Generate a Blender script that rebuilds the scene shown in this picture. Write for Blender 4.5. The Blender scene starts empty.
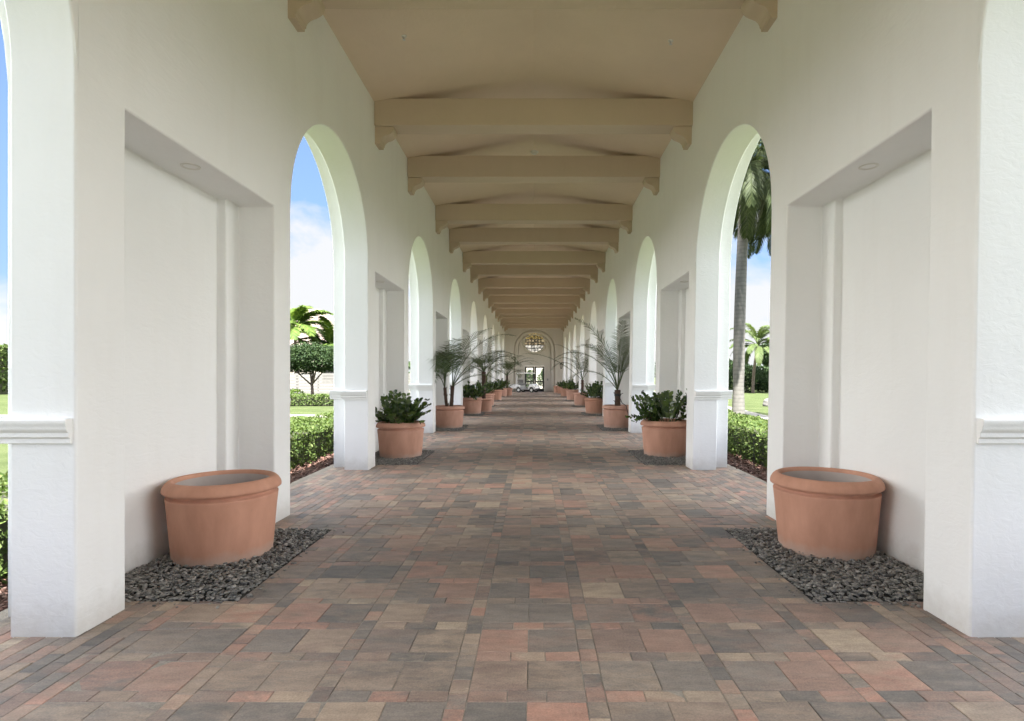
import bpy, bmesh, math, random
from mathutils import Vector, Matrix
R = math.radians
PI = math.pi
rnd = random.Random(11)
sc = bpy.context.scene
COL = sc.collection

# ------------------------------------------------------------------ numbers
WL, WR = 2.80, 2.656            # distance of the two inner wall planes from the camera axis, at the paving
LEAN = 0.0175                   # the right wall leans out slightly
WRT = WR + LEAN * 6.1           # its distance at beam height
CX = (WRT - WL) / 2
PER, ARCH0, OPEN = 6.02, 0.41, 3.01
NB = 9                          # arches along each wall
T1, T2, STEP = 0.41, 0.69, 0.28
RAD = OPEN / 2
SPRING, ZTOP = 3.50, 6.40
NICHE_W, NICHE_H = 2.19, 3.42
Y0, YEND = -8.10, 54.0
BEAM_Z, EAVE_Z, RISE = 5.96, 6.37, 0.50

# ------------------------------------------------------------------ object helpers
def tag(o, label=None, cat=None, group=None, kind=None):
    if label: o['label'] = label
    if cat: o['category'] = cat
    if group: o['group'] = group
    if kind: o['kind'] = kind
    return o

def empty(name, loc=(0, 0, 0), rz=0.0, label=None, cat=None, group=None):
    o = bpy.data.objects.new(name, None)
    COL.objects.link(o)
    o.location = loc
    o.rotation_euler = (0, 0, rz)
    o.empty_display_size = 0.1
    return tag(o, label, cat, group)

def link(name, me, parent=None, loc=(0, 0, 0)):
    o = bpy.data.objects.new(name, me)
    COL.objects.link(o)
    o.location = loc
    if parent is not None:
        o.parent = parent
    return o

def from_data(name, V, F, mat, parent=None, smooth=False, loc=(0, 0, 0), merge=0.0, recalc=False, mats=None, midx=None):
    me = bpy.data.meshes.new(name)
    me.from_pydata(V, [], F)
    for m in (mats or [mat]):
        me.materials.append(m)
    if merge or recalc:
        bm = bmesh.new(); bm.from_mesh(me)
        if merge: bmesh.ops.remove_doubles(bm, verts=bm.verts, dist=merge)
        bmesh.ops.recalc_face_normals(bm, faces=bm.faces)
        bm.to_mesh(me); bm.free()
    if smooth:
        me.polygons.foreach_set('use_smooth', [True] * len(me.polygons))
    if midx:
        me.polygons.foreach_set('material_index', midx)
    me.update()
    return link(name, me, parent, loc)

def bevel(o, w=0.01, seg=2, ang=35):
    m = o.modifiers.new('bevel', 'BEVEL')
    m.width = w; m.segments = seg; m.limit_method = 'ANGLE'; m.angle_limit = R(ang)
    m.harden_normals = True
    o.data.polygons.foreach_set('use_smooth', [True] * len(o.data.polygons))
    return o

class MB:
    """collects shapes for ONE mesh object"""
    def __init__(s): s.V = []; s.F = []
    def quad(s, *p):
        n = len(s.V); s.V += [tuple(q) for q in p]; s.F.append(tuple(range(n, n + len(p))))
    def box(s, x0, x1, y0, y1, z0, z1, M=None):
        c = [(x0, y0, z0), (x1, y0, z0), (x1, y1, z0), (x0, y1, z0), (x0, y0, z1), (x1, y0, z1), (x1, y1, z1), (x0, y1, z1)]
        if M is not None: c = [tuple(M @ Vector(p)) for p in c]
        n = len(s.V); s.V += c
        s.F += [tuple(n + i for i in f) for f in ((3, 2, 1, 0), (4, 5, 6, 7), (0, 1, 5, 4), (1, 2, 6, 5), (2, 3, 7, 6), (3, 0, 4, 7))]
    def prism(s, prof, axis, a, b):
        """prof: list of 2-D points; extruded along axis 'x','y','z' from a to b"""
        def P(p, t):
            return {'x': (t, p[0], p[1]), 'y': (p[0], t, p[1]), 'z': (p[0], p[1], t)}[axis]
        n = len(s.V); k = len(prof)
        s.V += [P(p, a) for p in prof] + [P(p, b) for p in prof]
        for i in range(k):
            j = (i + 1) % k
            s.F.append((n + i, n + j, n + k + j, n + k + i))
        s.F.append(tuple(n + i for i in range(k - 1, -1, -1)))
        s.F.append(tuple(n + k + i for i in range(k)))
    def lathe(s, prof, seg=48, c=(0, 0, 0), axis='z', closed=False):
        n = len(s.V); k = len(prof)
        for i in range(seg):
            a = 2 * PI * i / seg; ca, sa = math.cos(a), math.sin(a)
            for r, h in prof:
                if axis == 'z': p = (c[0] + r * ca, c[1] + r * sa, c[2] + h)
                elif axis == 'y': p = (c[0] + r * ca, c[1] + h, c[2] + r * sa)
                else: p = (c[0] + h, c[1] + r * ca, c[2] + r * sa)
                s.V.append(p)
        for i in range(seg):
            i2 = (i + 1) % seg
            for j in range(k - 1 + (1 if closed else 0)):
                j2 = (j + 1) % k
                s.F.append((n + i * k + j, n + i2 * k + j, n + i2 * k + j2, n + i * k + j2))
    def tube(s, pts, rad, seg=6):
        pts = [Vector(p) for p in pts]
        n0 = len(s.V); m = len(pts)
        for i, p in enumerate(pts):
            t = (pts[min(i + 1, m - 1)] - pts[max(i - 1, 0)]).normalized()
            u = t.orthogonal().normalized() if i == 0 else (u - t * u.dot(t)).normalized()
            v = t.cross(u)
            r = rad[i] if isinstance(rad, (list, tuple)) else rad
            for k in range(seg):
                a = 2 * PI * k / seg
                s.V.append(tuple(p + u * (r * math.cos(a)) + v * (r * math.sin(a))))
        for i in range(m - 1):
            for k in range(seg):
                k2 = (k + 1) % seg
                s.F.append((n0 + i * seg + k, n0 + i * seg + k2, n0 + (i + 1) * seg + k2, n0 + (i + 1) * seg + k))
        s.F.append(tuple(n0 + k for k in range(seg - 1, -1, -1)))
        s.F.append(tuple(n0 + (m - 1) * seg + k for k in range(seg)))
    def build(s, name, mat, parent=None, **k):
        return from_data(name, s.V, s.F, mat, parent, **k)

# ------------------------------------------------------------------ material helpers
def new_mat(name):
    m = bpy.data.materials.new(name); m.use_nodes = True
    nt = m.node_tree; nt.nodes.clear()
    out = nt.nodes.new('ShaderNodeOutputMaterial')
    b = nt.nodes.new('ShaderNodeBsdfPrincipled')
    nt.links.new(b.outputs[0], out.inputs[0])
    return m, nt, b, out

def N(nt, t, **kw):
    n = nt.nodes.new(t)
    for k, v in kw.items():
        if k in n.inputs.keys(): n.inputs[k].default_value = v
        else: setattr(n, k, v)
    return n

def ramp(nt, stops, interp='LINEAR'):
    n = nt.nodes.new('ShaderNodeValToRGB'); cr = n.color_ramp; cr.interpolation = interp
    while len(cr.elements) < len(stops): cr.elements.new(0.5)
    for e, (p, c) in zip(cr.elements, stops):
        e.position = p; e.color = (c[0], c[1], c[2], 1)
    return n

def coords(nt):
    return nt.nodes.new('ShaderNodeTexCoord').outputs['Object']

def noise(nt, vec, scale, detail=4, rough=0.55, dist=0.0):
    n = N(nt, 'ShaderNodeTexNoise'); n.inputs['Scale'].default_value = scale
    n.inputs['Detail'].default_value = detail; n.inputs['Roughness'].default_value = rough
    n.inputs['Distortion'].default_value = dist
    nt.links.new(vec, n.inputs['Vector']); return n

def mix(nt, fac, a, b, mode='MIX'):
    n = nt.nodes.new('ShaderNodeMix'); n.data_type = 'RGBA'; n.blend_type = mode
    for sock, v in ((n.inputs[0], fac), (n.inputs[6], a), (n.inputs[7], b)):
        if isinstance(v, bpy.types.NodeSocket): nt.links.new(v, sock)
        elif isinstance(v, (int, float)): sock.default_value = v
        else: sock.default_value = (v[0], v[1], v[2], 1)
    return n.outputs[2]

def bump(nt, b, h, strength=0.3, dist=0.01, prev=None):
    n = nt.nodes.new('ShaderNodeBump'); n.inputs['Strength'].default_value = strength; n.inputs['Distance'].default_value = dist
    nt.links.new(h, n.inputs['Height'])
    if prev is not None: nt.links.new(prev, n.inputs['Normal'])
    nt.links.new(n.outputs[0], b.inputs['Normal']); return n.outputs[0]

def simple(name, col, rough=0.5, metal=0.0, var=0.12, scale=8.0, bmp=0.0, bscale=60.0):
    m, nt, b, o = new_mat(name); v = coords(nt)
    n = noise(nt, v, scale)
    lo = [c * (1 - var) for c in col]; hi = [min(1, c * (1 + var)) for c in col]
    r = ramp(nt, [(0.3, lo), (0.7, hi)]); nt.links.new(n.outputs[0], r.inputs[0])
    nt.links.new(r.outputs[0], b.inputs['Base Color'])
    b.inputs['Roughness'].default_value = rough; b.inputs['Metallic'].default_value = metal
    if bmp:
        h = noise(nt, v, bscale, 5); bump(nt, b, h.outputs[0], bmp, 0.006)
    return m

def mat_stucco(name, col, var=0.035):
    m, nt, b, o = new_mat(name); v = coords(nt)
    big = noise(nt, v, 0.9, 5, 0.6)
    r = ramp(nt, [(0.25, [c * (1 - var) for c in col]), (0.75, [c * (1 + var * 0.4) for c in col])])
    nt.links.new(big.outputs[0], r.inputs[0])
    # dirt: splash zone close to the paving, broken up by noise
    sp = N(nt, 'ShaderNodeSeparateXYZ'); nt.links.new(v, sp.inputs[0])
    dn = noise(nt, v, 7.0, 6, 0.7)
    ad = N(nt, 'ShaderNodeMath', operation='MULTIPLY_ADD'); nt.links.new(dn.outputs[0], ad.inputs[0])
    ad.inputs[1].default_value = -0.35; nt.links.new(sp.outputs[2], ad.inputs[2])
    mr = N(nt, 'ShaderNodeMapRange'); nt.links.new(ad.outputs[0], mr.inputs[0])
    mr.inputs[1].default_value = -0.17; mr.inputs[2].default_value = 0.06; mr.inputs[3].default_value = 0.42; mr.inputs[4].default_value = 0.0
    c1 = mix(nt, mr.outputs[0], r.outputs[0], (0.42, 0.38, 0.33))
    # tiny scuffs
    sc_ = noise(nt, v, 11.0, 3, 0.5); rs = ramp(nt, [(0.72, (0, 0, 0)), (0.78, (1, 1, 1))]); nt.links.new(sc_.outputs[0], rs.inputs[0])
    ms = N(nt, 'ShaderNodeMath', operation='MULTIPLY'); nt.links.new(rs.outputs[0], ms.inputs[0]); ms.inputs[1].default_value = 0.12
    mpv = N(nt, 'ShaderNodeMapping'); mpv.inputs['Scale'].default_value = (1, 1, 0.12); nt.links.new(v, mpv.inputs[0])
    st = noise(nt, mpv.outputs[0], 4.0, 5, 0.65); rst = ramp(nt, [(0.50, (0, 0, 0)), (0.80, (1, 1, 1))]); nt.links.new(st.outputs[0], rst.inputs[0])
    mst = N(nt, 'ShaderNodeMath', operation='MULTIPLY'); nt.links.new(rst.outputs[0], mst.inputs[0]); mst.inputs[1].default_value = 0.28
    c1 = mix(nt, mst.outputs[0], c1, [c * q for c, q in zip(col, (.88, .87, .84))])
    c2 = mix(nt, ms.outputs[0], c1, [c * 0.8 for c in col])
    nt.links.new(c2, b.inputs['Base Color'])
    b.inputs['Roughness'].default_value = 0.62
    mp = N(nt, 'ShaderNodeMapping'); mp.inputs['Scale'].default_value = (1, 1, 1.5); nt.links.new(v, mp.inputs[0])
    mp.inputs['Scale'].default_value = (1.6, 1, 2.6)
    h1 = noise(nt, mp.outputs[0], 7.0, 5, 0.6, 0.9)
    h2 = noise(nt, v, 48.0, 5, 0.65)
    p = bump(nt, b, h1.outputs[0], 0.28, 0.014)
    bump(nt, b, h2.outputs[0], 0.13, 0.005, p)
    return m

def mat_paver():
    m, nt, b, o = new_mat('clay_tinted_pavers'); v = coords(nt)
    g = nt.nodes.new('ShaderNodeNewGeometry'); rp = g.outputs['Random Per Island']
    def white(k):
        mu = N(nt, 'ShaderNodeMath', operation='MULTIPLY'); nt.links.new(rp, mu.inputs[0]); mu.inputs[1].default_value = k
        w = N(nt, 'ShaderNodeTexWhiteNoise', noise_dimensions='1D'); nt.links.new(mu.outputs[0], w.inputs['W']); return w
    pal = [(0.0, (.122, .118, .114)), (.20, (.165, .152, .141)), (.36, (.225, .184, .153)), (.50, (.275, .225, .180)),
           (.62, (.190, .146, .128)), (.74, (.258, .178, .148)), (.86, (.305, .186, .150)), (.93, (.310, .264, .208)), (.97, (.100, .098, .097))]
    r1 = ramp(nt, pal, 'CONSTANT'); nt.links.new(white(731.3).outputs[0], r1.inputs[0])
    r2 = ramp(nt, pal, 'CONSTANT'); nt.links.new(white(1291.7).outputs[0], r2.inputs[0])
    # each paver is cast from two blended mixes
    off = white(517.9)
    va = N(nt, 'ShaderNodeVectorMath', operation='MULTIPLY_ADD'); nt.links.new(off.outputs['Color'], va.inputs[0]); va.inputs[1].default_value = (40, 40, 40); nt.links.new(v, va.inputs[2])
    mpv = N(nt, 'ShaderNodeMapping'); mpv.inputs['Scale'].default_value = (0.55, 1.35, 1); nt.links.new(va.outputs[0], mpv.inputs[0])
    n1 = noise(nt, mpv.outputs[0], 5.5, 7, 0.68, 0.5)
    rr = ramp(nt, [(0.40, (0, 0, 0)), (0.62, (1, 1, 1))]); nt.links.new(n1.outputs[0], rr.inputs[0])
    fm = N(nt, 'ShaderNodeMath', operation='MULTIPLY'); nt.links.new(rr.outputs[0], fm.inputs[0]); fm.inputs[1].default_value = 0.7
    c = mix(nt, fm.outputs[0], r1.outputs[0], r2.outputs[0])
    # neighbouring lots share a tone
    n0 = noise(nt, v, 0.7, 2); r0 = ramp(nt, [(0.3, (.90, .90, .90)), (0.7, (1.08, 1.06, 1.04))]); nt.links.new(n0.outputs[0], r0.inputs[0])
    c = mix(nt, 1.0, c, r0.outputs[0], 'MULTIPLY')
    # sand and wear in fine grain
    n2 = noise(nt, v, 95.0, 5, 0.75); r3 = ramp(nt, [(0.28, (.60, .60, .61)), (0.72, (1.38, 1.37, 1.35))]); nt.links.new(n2.outputs[0], r3.inputs[0])
    c = mix(nt, 0.8, c, r3.outputs[0], 'MULTIPLY')
    n4 = noise(nt, mpv.outputs[0], 14.0, 7, 0.72); r4 = ramp(nt, [(0.46, (0, 0, 0)), (0.70, (1, 1, 1))]); nt.links.new(n4.outputs[0], r4.inputs[0])
    f4 = N(nt, 'ShaderNodeMath', operation='MULTIPLY'); nt.links.new(r4.outputs[0], f4.inputs[0]); f4.inputs[1].default_value = 0.30
    c = mix(nt, f4.outputs[0], c, (.30, .262, .222))
    n6 = noise(nt, mpv.outputs[0], 9.0, 6, 0.7); r6 = ramp(nt, [(0.30, (.74, .74, .75)), (0.62, (1.10, 1.09, 1.07))]); nt.links.new(n6.outputs[0], r6.inputs[0])
    c = mix(nt, 1.0, c, r6.outputs[0], 'MULTIPLY')
    n7 = noise(nt, v, 0.45, 4, 0.6); r7 = ramp(nt, [(0.35, (.86, .86, .87)), (0.65, (1.07, 1.06, 1.05))]); nt.links.new(n7.outputs[0], r7.inputs[0])
    c = mix(nt, 1.0, c, r7.outputs[0], 'MULTIPLY')
    c = mix(nt, 1.0, c, (1.42, 1.36, 1.29), 'MULTIPLY')
    nt.links.new(c, b.inputs['Base Color'])
    rrn = ramp(nt, [(0.3, (.48, .48, .48)), (0.7, (.72, .72, .72))]); nt.links.new(n4.outputs[0], rrn.inputs[0])
    nt.links.new(rrn.outputs[0], b.inputs['Roughness'])
    p = bump(nt, b, n4.outputs[0], 0.22, 0.006)
    bump(nt, b, n2.outputs[0], 0.25, 0.0025, p)
    return m

def mat_terracotta():
    m, nt, b, o = new_mat('terracotta'); v = coords(nt)
    oi = nt.nodes.new('ShaderNodeObjectInfo')
    base = mix(nt, oi.outputs['Random'], (.52, .262, .172), (.53, .305, .228))
    mp = N(nt, 'ShaderNodeMapping'); mp.inputs['Scale'].default_value = (1, 1, 0.35); nt.links.new(v, mp.inputs[0])
    n = noise(nt, mp.outputs[0], 5.0, 6, 0.6); r = ramp(nt, [(0.3, (.84, .82, .80)), (0.7, (1.10, 1.13, 1.16))]); nt.links.new(n.outputs[0], r.inputs[0])
    c = mix(nt, 1.0, base, r.outputs[0], 'MULTIPLY')
    # lime bloom creeping up from the foot
    sp = N(nt, 'ShaderNodeSeparateXYZ'); nt.links.new(v, sp.inputs[0])
    n2 = noise(nt, v, 9.0, 6, 0.65)
    ma = N(nt, 'ShaderNodeMath', operation='MULTIPLY_ADD'); nt.links.new(n2.outputs[0], ma.inputs[0]); ma.inputs[1].default_value = -0.16; nt.links.new(sp.outputs[2], ma.inputs[2])
    mr = N(nt, 'ShaderNodeMapRange'); nt.links.new(ma.outputs[0], mr.inputs[0])
    mr.inputs[1].default_value = -0.07; mr.inputs[2].default_value = 0.05; mr.inputs[3].default_value = 0.6; mr.inputs[4].default_value = 0
    c = mix(nt, mr.outputs[0], c, (.50, .42, .36))
    n3 = noise(nt, v, 38.0, 3, 0.5); r3 = ramp(nt, [(0.70, (0, 0, 0)), (0.76, (1, 1, 1))]); nt.links.new(n3.outputs[0], r3.inputs[0])
    f3 = N(nt, 'ShaderNodeMath', operation='MULTIPLY'); nt.links.new(r3.outputs[0], f3.inputs[0]); f3.inputs[1].default_value = 0.22
    c = mix(nt, f3.outputs[0], c, (.30, .17, .12))
    nt.links.new(c, b.inputs['Base Color']); b.inputs['Roughness'].default_value = 0.78
    h = noise(nt, v, 120.0, 4, 0.6); p = bump(nt, b, h.outputs[0], 0.15, 0.003); bump(nt, b, n.outputs[0], 0.1, 0.01, p)
    return m

def mat_leaf(name, cols, trans=0.35, rough=0.6, spec=0.15):
    m, nt, b, o = new_mat(name)
    g = nt.nodes.new('ShaderNodeNewGeometry')
    k = len(cols); r = ramp(nt, [(i / max(1, k - 1), c) for i, c in enumerate(cols)])
    nt.links.new(g.outputs['Random Per Island'], r.inputs[0])
    nt.links.new(r.outputs[0], b.inputs['Base Color']); b.inputs['Roughness'].default_value = rough
    b.inputs['Specular IOR Level'].default_value = spec
    t = nt.nodes.new('ShaderNodeBsdfTranslucent')
    tc = mix(nt, 1.0, r.outputs[0], (1.5, 1.6, 0.7), 'MULTIPLY'); nt.links.new(tc, t.inputs[0])
    ms = nt.nodes.new('ShaderNodeMixShader'); ms.inputs[0].default_value = trans
    nt.links.new(b.outputs[0], ms.inputs[1]); nt.links.new(t.outputs[0], ms.inputs[2]); nt.links.new(ms.outputs[0], o.inputs[0])
    return m

def mat_multi(name, cols, s1, s2, rough=0.9, bs=0.4, bd=0.02):
    m, nt, b, o = new_mat(name); v = coords(nt)
    n1 = noise(nt, v, s1, 5, 0.6); n2 = noise(nt, v, s2, 4, 0.7)
    k = len(cols); r = ramp(nt, [(0.25 + 0.5 * i / (k - 1), c) for i, c in enumerate(cols)])
    nt.links.new(n1.outputs[0], r.inputs[0])
    r2 = ramp(nt, [(0.2, (.65, .65, .65)), (0.8, (1.35, 1.35, 1.3))]); nt.links.new(n2.outputs[0], r2.inputs[0])
    c = mix(nt, 1.0, r.outputs[0], r2.outputs[0], 'MULTIPLY')
    nt.links.new(c, b.inputs['Base Color']); b.inputs['Roughness'].default_value = rough
    bump(nt, b, n2.outputs[0], bs, bd)
    return m

def mat_island(name, cols, rough=0.6, bmp=0.0):
    m, nt, b, o = new_mat(name); g = nt.nodes.new('ShaderNodeNewGeometry'); v = coords(nt)
    k = len(cols); r = ramp(nt, [(i / (k - 1), c) for i, c in enumerate(cols)])
    nt.links.new(g.outputs['Random Per Island'], r.inputs[0])
    n = noise(nt, v, 60.0, 3); r2 = ramp(nt, [(0.3, (.85, .85, .85)), (0.7, (1.15, 1.15, 1.15))]); nt.links.new(n.outputs[0], r2.inputs[0])
    c = mix(nt, 1.0, r.outputs[0], r2.outputs[0], 'MULTIPLY')
    nt.links.new(c, b.inputs['Base Color']); b.inputs['Roughness'].default_value = rough
    return m

def mat_glass(name, tint=(0.92, 0.95, 0.95)):
    m, nt, b, o = new_mat(name)
    t = nt.nodes.new('ShaderNodeBsdfTransparent'); t.inputs[0].default_value = (*tint, 1)
    gl = nt.nodes.new('ShaderNodeBsdfGlossy'); gl.inputs['Roughness'].default_value = 0.03
    fr = nt.nodes.new('ShaderNodeFresnel'); fr.inputs[0].default_value = 1.5
    ms = nt.nodes.new('ShaderNodeMixShader')
    nt.links.new(fr.outputs[0], ms.inputs[0]); nt.links.new(t.outputs[0], ms.inputs[1]); nt.links.new(gl.outputs[0], ms.inputs[2])
    nt.links.new(ms.outputs[0], o.inputs[0]); return m

def mat_emit(name, col, s):
    m, nt, b, o = new_mat(name)
    b.inputs['Base Color'].default_value = (*col, 1); b.inputs['Emission Color'].default_value = (*col, 1); b.inputs['Emission Strength'].default_value = s
    return m

M = {}
M['stucco'] = mat_stucco('white_stucco', (.835, .84, .835))
M['trim'] = mat_stucco('white_trim', (.84, .84, .83), 0.02)
M['ceil'] = mat_stucco('tan_ceiling_paint', (.72, .60, .47), 0.05)
M['beam'] = mat_stucco('tan_beam_paint', (.55, .45, .335), 0.05)
M['endwall'] = mat_stucco('beige_end_wall', (.78, .745, .68), 0.04)
M['paver'] = mat_paver()
M['joint'] = mat_multi('joint_sand', [(.22, .198, .17), (.33, .30, .26)], 12, 90)
M['pot'] = mat_terracotta()
M['soil'] = mat_multi('potting_soil', [(.03, .022, .016), (.06, .045, .03)], 9, 60, bs=0.8)
M['pebble'] = mat_island('dark_pebbles', [(.085, .083, .078), (.155, .150, .138), (.24, .228, .205), (.125, .118, .108), (.34, .32, .29), (.10, .10, .098)], 0.45)
M['pebble_bed'] = mat_multi('pebble_bed', [(.02, .02, .02), (.04, .04, .038)], 20, 90)
M['grass'] = mat_multi('lawn', [(.034, .048, .018), (.050, .066, .026), (.066, .080, .036)], 0.9, 26.0, 0.9, 0.8, 0.05)
M['grass'].node_tree.nodes['Principled BSDF'].inputs['Specular IOR Level'].default_value = 0.08
M['mulch'] = mat_multi('mulch', [(.055, .028, .022), (.11, .055, .042), (.075, .045, .04)], 9, 55, bs=0.9, bd=0.03)
M['chip'] = mat_island('mulch_chips', [(.05, .026, .02), (.13, .062, .045), (.09, .055, .045), (.16, .10, .08)], 0.9)
M['concrete'] = mat_multi('pale_concrete', [(.15, .143, .132), (.20, .19, .175)], 1.2, 40, 0.85, 0.15, 0.005)
M['hedge'] = mat_leaf('hedge_leaf', [(.035, .062, .016), (.058, .092, .024), (.085, .122, .032), (.045, .075, .02), (.12, .15, .055)], 0.22)
M['hedge_core'] = simple('hedge_twigs', (.035, .04, .018), 0.9)
M['dark_leaf'] = mat_leaf('dark_tree_leaf', [(.014, .030, .012), (.024, .046, .016), (.038, .062, .022)], 0.15)
M['mid_leaf'] = mat_leaf('tree_leaf', [(.020, .040, .012), (.034, .058, .018), (.05, .078, .025)], 0.2)
M['palm_bright'] = mat_leaf('bright_palm_leaf', [(.050, .095, .018), (.080, .130, .026), (.12, .165, .036)], 0.25)
M['palm_dark'] = mat_leaf('royal_palm_leaf', [(.018, .028, .010), (.028, .042, .015), (.05, .065, .025)], 0.15)
M['palm_grey'] = mat_leaf('date_palm_leaf', [(.048, .068, .034), (.078, .105, .055), (.12, .145, .085)], 0.25)
M['palm_light'] = mat_leaf('coconut_palm_leaf', [(.045, .072, .024), (.070, .100, .034), (.10, .125, .05)], 0.25)
M['shrub'] = mat_leaf('glossy_shrub_leaf', [(.022, .045, .014), (.036, .070, .018), (.062, .105, .026), (.11, .16, .045)], 0.2, 0.25, 0.6)
M['stem'] = simple('green_stem', (.07, .10, .035), 0.6)
M['rachis'] = simple('palm_rib', (.13, .14, .075), 0.6)
M['bark'] = mat_multi('bark', [(.09, .065, .05), (.16, .125, .10)], 6, 40, bs=0.8)
M['palm_stem'] = mat_multi('palm_stem', [(.045, .028, .02), (.12, .07, .05)], 12, 50, bs=0.9)
M['metal_dark'] = simple('dark_metal', (.02, .02, .022), 0.4, 0.0)
M['door'] = simple('dark_door_frame', (.012, .011, .011), 0.35)
M['glass'] = mat_glass('clear_glass')
M['steel'] = simple('brushed_steel', (.55, .55, .55), 0.3, 1.0)
M['cart_white'] = simple('cart_white_paint', (.78, .78, .77), 0.25, 0, 0.03)
M['cart_seat'] = simple('cart_seat_vinyl', (.16, .15, .14), 0.5)
M['rubber'] = simple('tyre_rubber', (.015, .015, .015), 0.8)
M['black'] = simple('black_plastic', (.015, .015, .015), 0.5)
M['off_white'] = simple('off_white_plastic', (.70, .69, .65), 0.4, 0, 0.03)
M['fence'] = simple('fence_paint', (.145, .143, .137), 0.6)
M['roof'] = mat_multi('roof_tile', [(.12, .092, .084), (.17, .138, .126)], 1.5, 12, bs=0.3)
M['house'] = mat_stucco('house_stucco', (.32, .29, .245))
M['stone'] = mat_multi('boulder_stone', [(.10, .097, .095), (.15, .146, .142)], 4, 25, bs=0.6)
M['lamp_glass'] = simple('frosted_lamp_glass', (.55, .52, .45), 0.3)

def mat_royal():
    m, nt, b, o = new_mat('royal_palm_trunk'); v = coords(nt)
    w = N(nt, 'ShaderNodeTexWave', wave_type='BANDS', bands_direction='Z'); w.inputs['Scale'].default_value = 2.2; w.inputs['Distortion'].default_value = 1.6; w.inputs['Detail'].default_value = 3
    nt.links.new(v, w.inputs[0])
    r = ramp(nt, [(0.0, (.098, .094, .088)), (.18, (.118, .114, .107)), (1, (.130, .126, .118))]); nt.links.new(w.outputs[0], r.inputs[0])
    n = noise(nt, v, 6, 6, .65); r2 = ramp(nt, [(.3, (.7, .7, .68)), (.7, (1.15, 1.15, 1.13))]); nt.links.new(n.outputs[0], r2.inputs[0])
    c = mix(nt, 1.0, r.outputs[0], r2.outputs[0], 'MULTIPLY'); nt.links.new(c, b.inputs['Base Color']); b.inputs['Roughness'].default_value = .85
    bump(nt, b, w.outputs[0], .1, .01); return m
M['royal'] = mat_royal()

# ------------------------------------------------------------------ the setting
mb = MB(); mb.quad((-600, -600, -0.09), (600, -600, -0.09), (600, 900, -0.09), (-600, 900, -0.09))
g = mb.build('ground', M['grass']); tag(g, 'mown green lawn around the arcade', 'lawn', kind='structure')

mb = MB()
mb.quad((-3.62, -9, -0.0042), (3.48, -9, -0.0042), (3.48, 58, -0.0042), (-3.62, 58, -0.0042))
tag(mb.build('paving_bed', M['joint']), 'sand bed showing in the joints between the pavers', 'paving bed', kind='structure')

# beds of dark pebbles: (x0, x1, y0, y1)
BEDS = []
for k in range(8):
    y = 4.94 + PER * k
    BEDS.append((-2.10, -1.0 * (WL + 0.47), y - 0.98, y + 0.86, -1))
    BEDS.append((1.97, WR + 0.47, y - 0.98, y + 0.86, 1))
BR = [(min(a, b_), max(a, b_), c, d) for a, b_, c, d, _ in BEDS]

def cut(rect, holes):
    out = [rect]
    for h in holes:
        nxt = []
        for (x0, x1, y0, y1) in out:
            if x1 <= h[0] or x0 >= h[1] or y1 <= h[2] or y0 >= h[3]:
                nxt.append((x0, x1, y0, y1)); continue
            if x0 < h[0]: nxt.append((x0, h[0], y0, y1))
            if x1 > h[1]: nxt.append((h[1], x1, y0, y1))
            a, b_ = max(x0, h[0]), min(x1, h[1])
            if y0 < h[2]: nxt.append((a, b_, y0, h[2]))
            if y1 > h[3]: nxt.append((a, b_, h[3], y1))
        out = nxt
    return [r for r in out if r[1] - r[0] > 0.02 and r[3] - r[2] > 0.02]

mb = MB()
def paver(x0, x1, y0, y1):
    j = 0.0013; c = 0.0034
    dz = rnd.gauss(0, 0.0012); tx = rnd.gauss(0, 0.0011); ty = rnd.gauss(0, 0.0011)
    x0 += j + rnd.uniform(0, .0012); x1 -= j + rnd.uniform(0, .0012); y0 += j + rnd.uniform(0, .0012); y1 -= j + rnd.uniform(0, .0012)
    n = len(mb.V)
    P = [(x0, y0), (x1, y0), (x1, y1), (x0, y1)]
    Q = [(x0 + c, y0 + c), (x1 - c, y0 + c), (x1 - c, y1 - c), (x0 + c, y1 - c)]
    sg = [(-1, -1), (1, -1), (1, 1), (-1, 1)]
    mb.V += [(p[0], p[1], -0.03) for p in P]
    mb.V += [(p[0], p[1], -0.0035 + dz + s[0] * tx + s[1] * ty) for p, s in zip(P, sg)]
    mb.V += [(p[0], p[1], dz + s[0] * tx + s[1] * ty) for p, s in zip(Q, sg)]
    for i in range(4):
        k = (i + 1) % 4
        mb.F.append((n + i, n + k, n + 4 + k, n + 4 + i)); mb.F.append((n + 4 + i, n + 4 + k, n + 8 + k, n + 8 + i))
    mb.F.append((n + 8, n + 9, n + 10, n + 11))
def lay(x0, x1, y0, y1):
    holes = [h for h in BR if not (y1 < h[2] or y0 > h[3])]
    for r in cut((x0, x1, y0, y1), holes): paver(*r)
SQ, SM, LG = .2945, .0982, .1963
XP = 2 * SQ + SM; YP = SQ + SM
c0 = -0.038
FL, FR = c0 - SQ - SM - 3 * XP + SM - 0.0, c0 + SQ + 3 * XP   # field limits
row = -24
while True:
    y = 2.743 + row * YP
    if y > 57.6: break
    for i in range(-3, 4):
        xc = c0 + i * XP
        lay(xc - SQ, xc + SQ, y, y + SM) if rnd.random() < 0.0 else None
        for q in range(3): lay(xc - SQ + q * LG, xc - SQ + (q + 1) * LG, y, y + SM)
        lay(xc - SQ, xc, y + SM, y + YP); lay(xc, xc + SQ, y + SM, y + YP)
        if i < 3:
            xs = xc + SQ
            o_ = 0.07 if i % 2 else 0.0
            for q in range(3): lay(xs, xs + SM, y + o_ + YP * q / 3, y + o_ + YP * (q + 1) / 3)
    row += 1
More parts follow.
